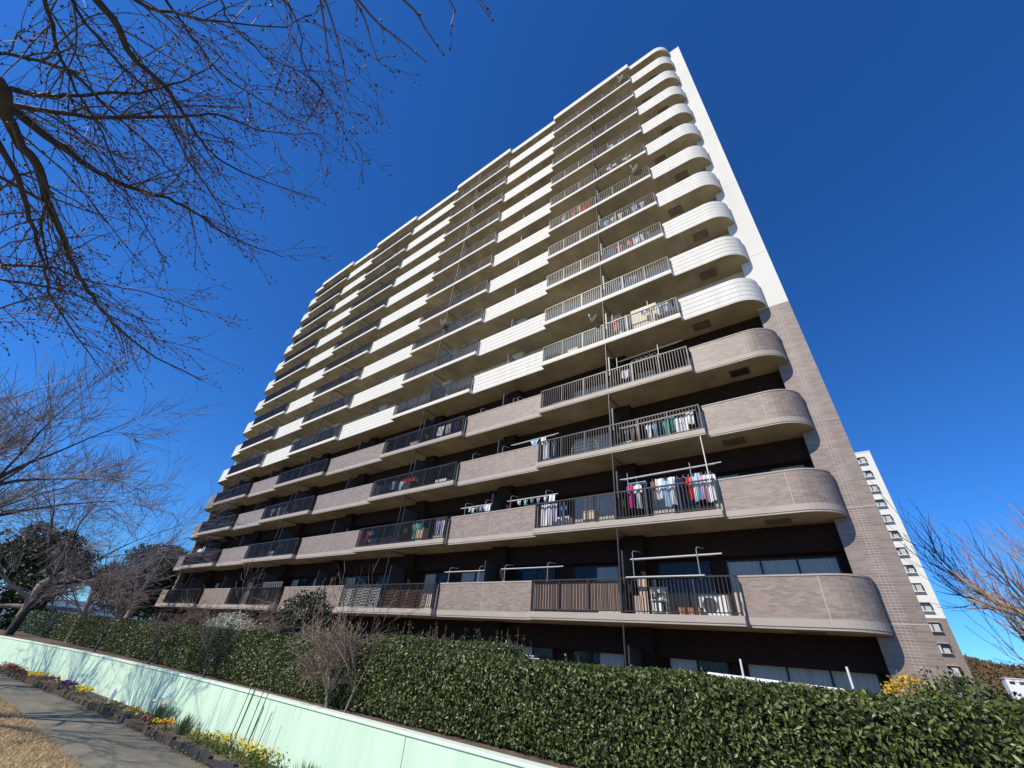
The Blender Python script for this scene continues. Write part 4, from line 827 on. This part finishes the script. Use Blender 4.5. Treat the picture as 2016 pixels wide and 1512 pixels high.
p = atd(110, 1150, 52); evergreen((p[0], p[1], 4.4), (1.9, 2.2, 2.2), 5000, .24, 'dark evergreen tree right of the first one, behind the leaning cherry')
p = atd(60, 1235, 40); evergreen((p[0], p[1], 1.0), (4.0, 2, 1.0), 4500, .2, 'low dark evergreen thicket under the bare cherries')
# --- small bare trees in front of the hedge
cfgS = dict(seg=.11, wob=.17, trop=(0, 0, 1), tk=.025, rmin=.0032, depth=4, kids=[3, 4, 4, 3], len=(.5, .8), ang=(.3, .8), limbs=5, rise=(1.3, 2.6), L=1.0, tw=M['ptwig'], rtw=.008)
tree('bare_shrub_tree', (-10.85, -8.66, .6), (.15, .05, 1), .55, .035, dict(cfgS, L=1.0, limbs=5), M['twig'], 'thin dark bare sapling in front of the hedge, left of the brown twiggy one')
tree('bare_shrub_tree', (-5.6, -8.62, .6), (.05, .1, 1), .35, .038, dict(cfgS, L=.72, limbs=9, rise=(.9, 2.2), kids=[4, 4, 4, 3], ang=(.4, 1.0)), M['pbark'], 'bushy brown twiggy bare tree in front of the middle of the hedge')
tree('bare_shrub_tree', (-5.1, -8.6, .6), (.45, .1, 1), .5, .02, dict(cfgS, L=.95, limbs=3, rise=(1.4, 2.2), bias=(.5, 0, 0), kids=[2, 3, 2, 2]), M['pbark'], 'slanting bare sapling close right of the brown twiggy tree')
tree('bare_shrub_tree', (-14.6, -8.75, .6), (.1, .1, 1), .5, .03, dict(cfgS, L=.8, limbs=4, kids=[3, 3, 3, 3]), M['twig'], 'small bare sapling in front of the far hedge')
tree('bare_shrub_tree', (-19.5, -8.95, .6), (.1, .1, 1), .8, .035, dict(cfgS, L=1.2, limbs=4, kids=[3, 3, 4, 3], seg=.2, rmin=.005), M['twig'], 'spindly bare sapling near the left end of the hedge')
p = atd(560, 1268, 15.5); tree('bare_shrub_tree', (p[0], p[1], 0), (.2, .0, 1), 1.4, .03, dict(cfgS, L=.9, limbs=4, kids=[3, 3, 2, 2], rmin=.006), M['pbark'], 'pale stemmed bare sapling behind the hedge beside the camellia')
# --- right hand pollarded tree
cfgR = dict(seg=.25, wob=.11, trop=(-.1, 0, 1), tk=.10, rmin=.007, depth=3, kids=[4, 6, 3], len=(.55, .85), ang=(.3, .75), limbs=8, rise=(.4, 1.8), L=1.7, tw=M['ptwig'], rtw=.03, bias=(-.35, 0, 0))
tree('pollarded_tree', (7.0, 4.6, -.3), (0, 0, 1), 3.9, .22, cfgR, M['pbark'], 'bare pollarded tree with reddish shoots at the right edge')

# ================================================================== FLOWER BED
def clump(name, x, off, rx, ry, h, nleaf, lm, fl, label, lsize=.05, fsize=.045, cat='flowers', blades=False):
    y = wy(x) - off; e = empty(name, (x, y, GZ + .07), label, cat)
    if blades:
        V = []; Fc = []
        for i in range(nleaf):
            a = random.uniform(0, 6.28); r_ = random.uniform(0, 1); b = Vector((rx * r_ * math.cos(a) * .5, ry * r_ * math.sin(a) * .5, 0)); t = b * 2.2 + Vector((0, 0, h * random.uniform(.7, 1.1))); w = Vector((math.cos(a + 1.5), math.sin(a + 1.5), 0)) * .009; md = (b + t) / 2 + b * .2
            k = len(V); V += [b - w, b + w, md + w, md - w, t]; Fc += [(k, k + 1, k + 2), (k, k + 2, k + 3), (k + 3, k + 2, k + 4)]
        mesh_np('foliage', np.array([tuple(v) for v in V]), np.array(Fc), [lm], e)
    else:
        n = nleaf; P = np.stack([rng.normal(0, .45, n) * rx, rng.normal(0, .45, n) * ry, rng.uniform(0.02, 1, n) * h], 1); leaves('foliage', P, lsize, lm, e, np.array([0, 0, .8]), 1)
    for nm, fm, cnt, hh in fl:
        P = np.stack([rng.normal(0, .42, cnt) * rx, rng.normal(0, .42, cnt) * ry, h * hh * rng.uniform(.85, 1.15, cnt)], 1); C = np.repeat(P, 4, 0) + rng.normal(0, .01, (cnt * 4, 3)); leaves(nm, C, fsize, fm, e, np.array([0, -.6, .8]), .5, asp=.9, fold=.1)
    return e
clump('yellow_flower_clump', -6.3, .30, .75, .28, .24, 900, M['leafy'], [('blossom', M['yflower'], 60, 1.0)], 'leafy yellow flower cushion around the dark stakes', fsize=.035)
clump('yellow_flower_clump', -7.5, .32, .6, .24, .22, 650, M['leafy'], [('blossom', M['yflower'], 55, 1.0)], 'pale yellow flower cushion left of the stakes', fsize=.035)
clump('yellow_flower_clump', -8.4, .34, .5, .2, .15, 380, M['leafy'], [('blossom', M['yflower'], 16, 1.0)], 'low green cushion with few yellow flowers in front of the wall joint', fsize=.035)
clump('narcissus_clump', -9.35, .25, .30, .22, .34, 110, M['leafn'], [('blossom', M['wflower'], 3, 1.0)], 'upright green narcissus leaves just left of the wall joint', blades=True)
clump('narcissus_clump', -10.75, .25, .42, .28, .38, 150, M['leafn'], [('blossom', M['wflower'], 26, .95)], 'tall narcissus clump topped with cream flowers', blades=True)
clump('pansy_clump', -9.9, .42, .34, .2, .14, 120, M['leaf'], [('blossom', M['yflower'], 14, 1.0), ('orange_blossom', M['oflower'], 10, 1.2)], 'golden pansies between the two narcissus clumps', fsize=.06)
clump('pansy_clump', -10.7, .5, .3, .12, .12, 60, M['leaf'], [('blossom', M['rflower'], 12, 1.0)], 'dark red pansies at the foot of the cream narcissus', fsize=.05)
clump('pansy_clump', -11.7, .42, .5, .2, .14, 120, M['leaf'], [('blossom', M['oflower'], 16, 1.0), ('yellow_blossom', M['yflower'], 6, .9)], 'orange pansies left of the cream narcissus', fsize=.055)
clump('green_clump', -13.2, .4, .9, .22, .12, 300, M['leafy'], [], 'low bright green foliage in the bed beside the white marker', cat='plants')
clump('green_clump', -14.6, .4, .7, .22, .10, 200, M['grey'], [], 'withered low plants left of the white marker', cat='plants')
clump('pansy_clump', -15.6, .4, .6, .25, .16, 150, M['leaf'], [('blossom', M['yflower'], 34, 1.0)], 'bright yellow pansies right of the purple ones', fsize=.07)
clump('pansy_clump', -17.0, .4, .8, .25, .16, 150, M['leaf'], [('blossom', M['pflower'], 44, 1.0), ('orange_blossom', M['oflower'], 8, 1.0)], 'dark purple pansies with an orange few among them', fsize=.07)
clump('pansy_clump', -18.4, .4, .6, .25, .16, 120, M['leaf'], [('blossom', M['oflower'], 12, 1.0), ('purple_blossom', M['pflower'], 16, 1.0)], 'mixed orange and purple pansies right of the far yellow ones', fsize=.07)
clump('pansy_clump', -19.6, .4, .7, .25, .16, 120, M['leaf'], [('blossom', M['yflower'], 34, 1.0)], 'furthest yellow pansies beside the rust brown plants', fsize=.08)
clump('rust_plants', -22.0, .34, 2.2, .2, .16, 1100, M['rust'], [], 'rust brown low plants in the far end of the bed', lsize=.07, cat='plants')
clump('rust_plants', -26.5, .25, 2.6, .2, .16, 900, M['rust'], [], 'dark reddish plants at the very far end of the bed', lsize=.09, cat='plants')
clump('grass_tuft', -4.85, .2, .35, .2, .30, 90, M['leafy'], [], 'thin pale grass tuft at the wall foot right of the stakes', blades=True, cat='plants')
mb = MB(); mb.box(-.06, .06, -.01, .01, 0, .30, M['plastic']); mb.face([(-.06, -.012, .30), (.06, -.012, .30), (0, -.012, .38)], M['plastic']); o = mb.build('plant_marker', loc=(-13.9, wy(-13.9) - .25, GZ + .05)); o.rotation_euler = (0, R(14), .3); tag(o, 'small white marker standing in the flower bed', 'plant marker')
sn = ['leftmost', 'second from left', 'third from left', 'fourth from left', 'fifth from left', 'sixth from left', 'seventh from left', 'rightmost']
for i, (u0, v0, u1, v1) in enumerate(((510, 1485, 537, 1370), (522, 1478, 548, 1370), (537, 1488, 561, 1371), (541, 1482, 567, 1374), (556, 1492, 579, 1374), (560, 1490, 580, 1412), (562, 1492, 586, 1424), (566, 1500, 594, 1412))):
    b = atz(u0, v0, GZ + .05); b = np.array([b[0], wy(b[0]) - .28 + .03 * (i % 3), GZ + .02]); hgt = [1.02, 1.0, 1.02, .98, 1.0, .78, .7, .76][i]
    mb = MB(); mb.tube([(0, 0, 0), (.04 + .01 * i, .05, hgt)], .0065, M['stake'], 6); tag(mb.build('garden_stake', loc=tuple(b)), f'thin dark green garden stake before the mint wall, {sn[i]} of eight', 'stake', 'dark garden stakes')
# weeds and fallen leaves along the foot of the edging
n = 900; X = rng.uniform(-26, -5, n); Yw = np.array([wy(q) - BEDW(q) for q in X]) - rng.exponential(.06, n) - .04
tag(leaves('leaf_litter', np.stack([X, Yw, np.full(n, GZ + .012)], 1), .035, M['rust'], None, np.array([0, 0, 3.0]), .6), 'fallen leaves and crumbs scattered along the path edge', 'leaf litter', kind='stuff')
n = 2600; X = rng.uniform(-24, -5, n); X = X[np.sin(X * 2.3) + np.sin(X * 5.1) > .1]; n = len(X); Yw = np.array([wy(q) - BEDW(q) for q in X]) - .05 + rng.normal(0, .03, n)
tag(leaves('edge_weeds', np.stack([X, Yw, GZ + rng.uniform(.0, .05, n)], 1), .035, M['leafy'], None, None, 1), 'small green weeds growing at the foot of the edging', 'weeds', kind='stuff')
# dry grass
n = 42000; X = rng.uniform(-22, -5.5, n); Yb = -11.12 - np.where(X > -14, 0, np.abs(np.minimum(X + 14, 0)) ** 1.55 * .035); Y = Yb - rng.exponential(.9, n) + .03; h = rng.uniform(.02, .05, n); a = rng.uniform(0, 6.28, n)
V = np.empty((n, 3, 3)); wv = np.stack([np.cos(a), np.sin(a), 0 * a], 1) * .006; Bp = np.stack([X, Y, np.full(n, GZ - .004)], 1)
V[:, 0] = Bp - wv; V[:, 1] = Bp + wv; V[:, 2] = Bp + np.stack([rng.normal(0, .03, n), rng.normal(0, .03, n), h], 1)
tag(mesh_np('dry_grass', V.reshape(-1, 3), np.arange(n * 3).reshape(-1, 3), [M['blade']]), 'short straw coloured winter grass beside the path', 'grass', kind='stuff')

# ================================================================== DISTANCE
def hill(name, A, D0, D1, hfun, base, mname, seg=60):
    mb = MB(); a0, a1 = A
    P = lambda a, D, z: (CP[0] + D * math.sin(a), CP[1] + D * math.cos(a), z)
    for i in range(seg):
        x, y = a0 + (a1 - a0) * i / seg, a0 + (a1 - a0) * (i + 1) / seg
        for j in range(5):
            t0, t1 = j / 5, (j + 1) / 5; f0 = math.sin(t0 * math.pi / 2); f1 = math.sin(t1 * math.pi / 2)
            mb.face([P(x, D0 + (D1 - D0) * t0, base + (hfun(x) - base) * f0), P(y, D0 + (D1 - D0) * t0, base + (hfun(y) - base) * f0), P(y, D0 + (D1 - D0) * t1, base + (hfun(y) - base) * f1), P(x, D0 + (D1 - D0) * t1, base + (hfun(x) - base) * f1)], M[mname])
        mb.face([P(x, D1, hfun(x)), P(y, D1, hfun(y)), P(y, D1 * 1.5, base), P(x, D1 * 1.5, base)], M[mname])
    return tag(mb.build(name, smooth=True), kind='structure')
hr = lambda a: 27 + 3 * math.sin(a * 30) - 60 * max(0, a - R(7)) 
hill('hill', (R(-4), R(40)), 260, 480, hr, -3, 'hillbase')
n = 9000; a = rng.uniform(R(2), R(26), n); t = rng.uniform(0, 1, n) ** .8; D = 262 + 218 * t; zt = np.array([hr(q) for q in a]); zz_ = -3 + (zt + 3) * np.sin(t * math.pi / 2)
C = np.stack([CP[0] + D * np.sin(a), CP[1] + D * np.cos(a), zz_ + 1.0], 1); C = np.repeat(C, 9, 0) + rng.normal(0, 1.3, (n * 9, 3))
tag(leaves('hill_woods', C, 1.5, M['hill'], None, None, 1), 'brown and green winter woods covering the hill at the right', 'woods', kind='stuff')
hm = lambda a: 30 + 26 * math.sin(a * 9 + 2.5) + 10 * math.sin(a * 31)
hill('mountains', (R(-120), R(-55)), 1800, 2600, hm, -5, 'mount')
def house(c, w, d, h, rot, m, roof, label, nwin=2):
    e = empty('house', tuple(c), label, 'house'); e.rotation_euler = (0, 0, rot); mb = MB(); mb.box(-w / 2, w / 2, -d / 2, d / 2, -4, h, M[m]); mb.build('wall', e)
    mb = MB(); mb.box(-w / 2 - .3, w / 2 + .3, -d / 2 - .3, d / 2 + .3, h, h + .25, M[roof]); mb.build('roof', e)
    for i in range(nwin): mb = MB(); x = -w / 2 + w * (i + .6) / (nwin + .2); mb.box(x - .8, x + .8, -d / 2 - .05, -d / 2 + .02, h - 1.9, h - .9, M['frame']); mb.build('window', e)
    return e
p = atd(1990, 1400, 76); hs_ = house((p[0] + 4, p[1], -1.2), 15, 7, 3.1, R(4), 'bluewall', 'bluewall', 'pale blue flat roofed house beyond the right end of the hedge', 4)
mb = MB(); mb.box(-1.9, -.9, -1, 1, 3.35, 4.2, M['white'])
for i in range(4): mb.box(-1.8 + i * .24, -1.7 + i * .24, -1.03, -1, 3.42, 4.1, M['joint'])
mb.build('roof_unit', hs_)
for i, (u, v, D, w, h, lb) in enumerate(((2004, 1338, 300, 9, 4, 'tiny pale house on the wooded hill slope'), (165, 1212, 150, 22, 5.5, 'far white low building glimpsed between the bare cherries'), (120, 1214, 130, 9, 4, 'small far white house left of the low white building'), (212, 1210, 220, 10, 5, 'small far white house right of the low white building'), (75, 1215, 90, 7, 3.4, 'white house wall behind the left cherry trunks'))):
    p = atd(u, v, D); house((p[0], p[1], p[2] - h + (2 if i else 1)), w, 8, h - 1, -math.radians(0 if i == 0 else -80), 'plastic', 'roofm' if i else 'plastic', lb, 3)
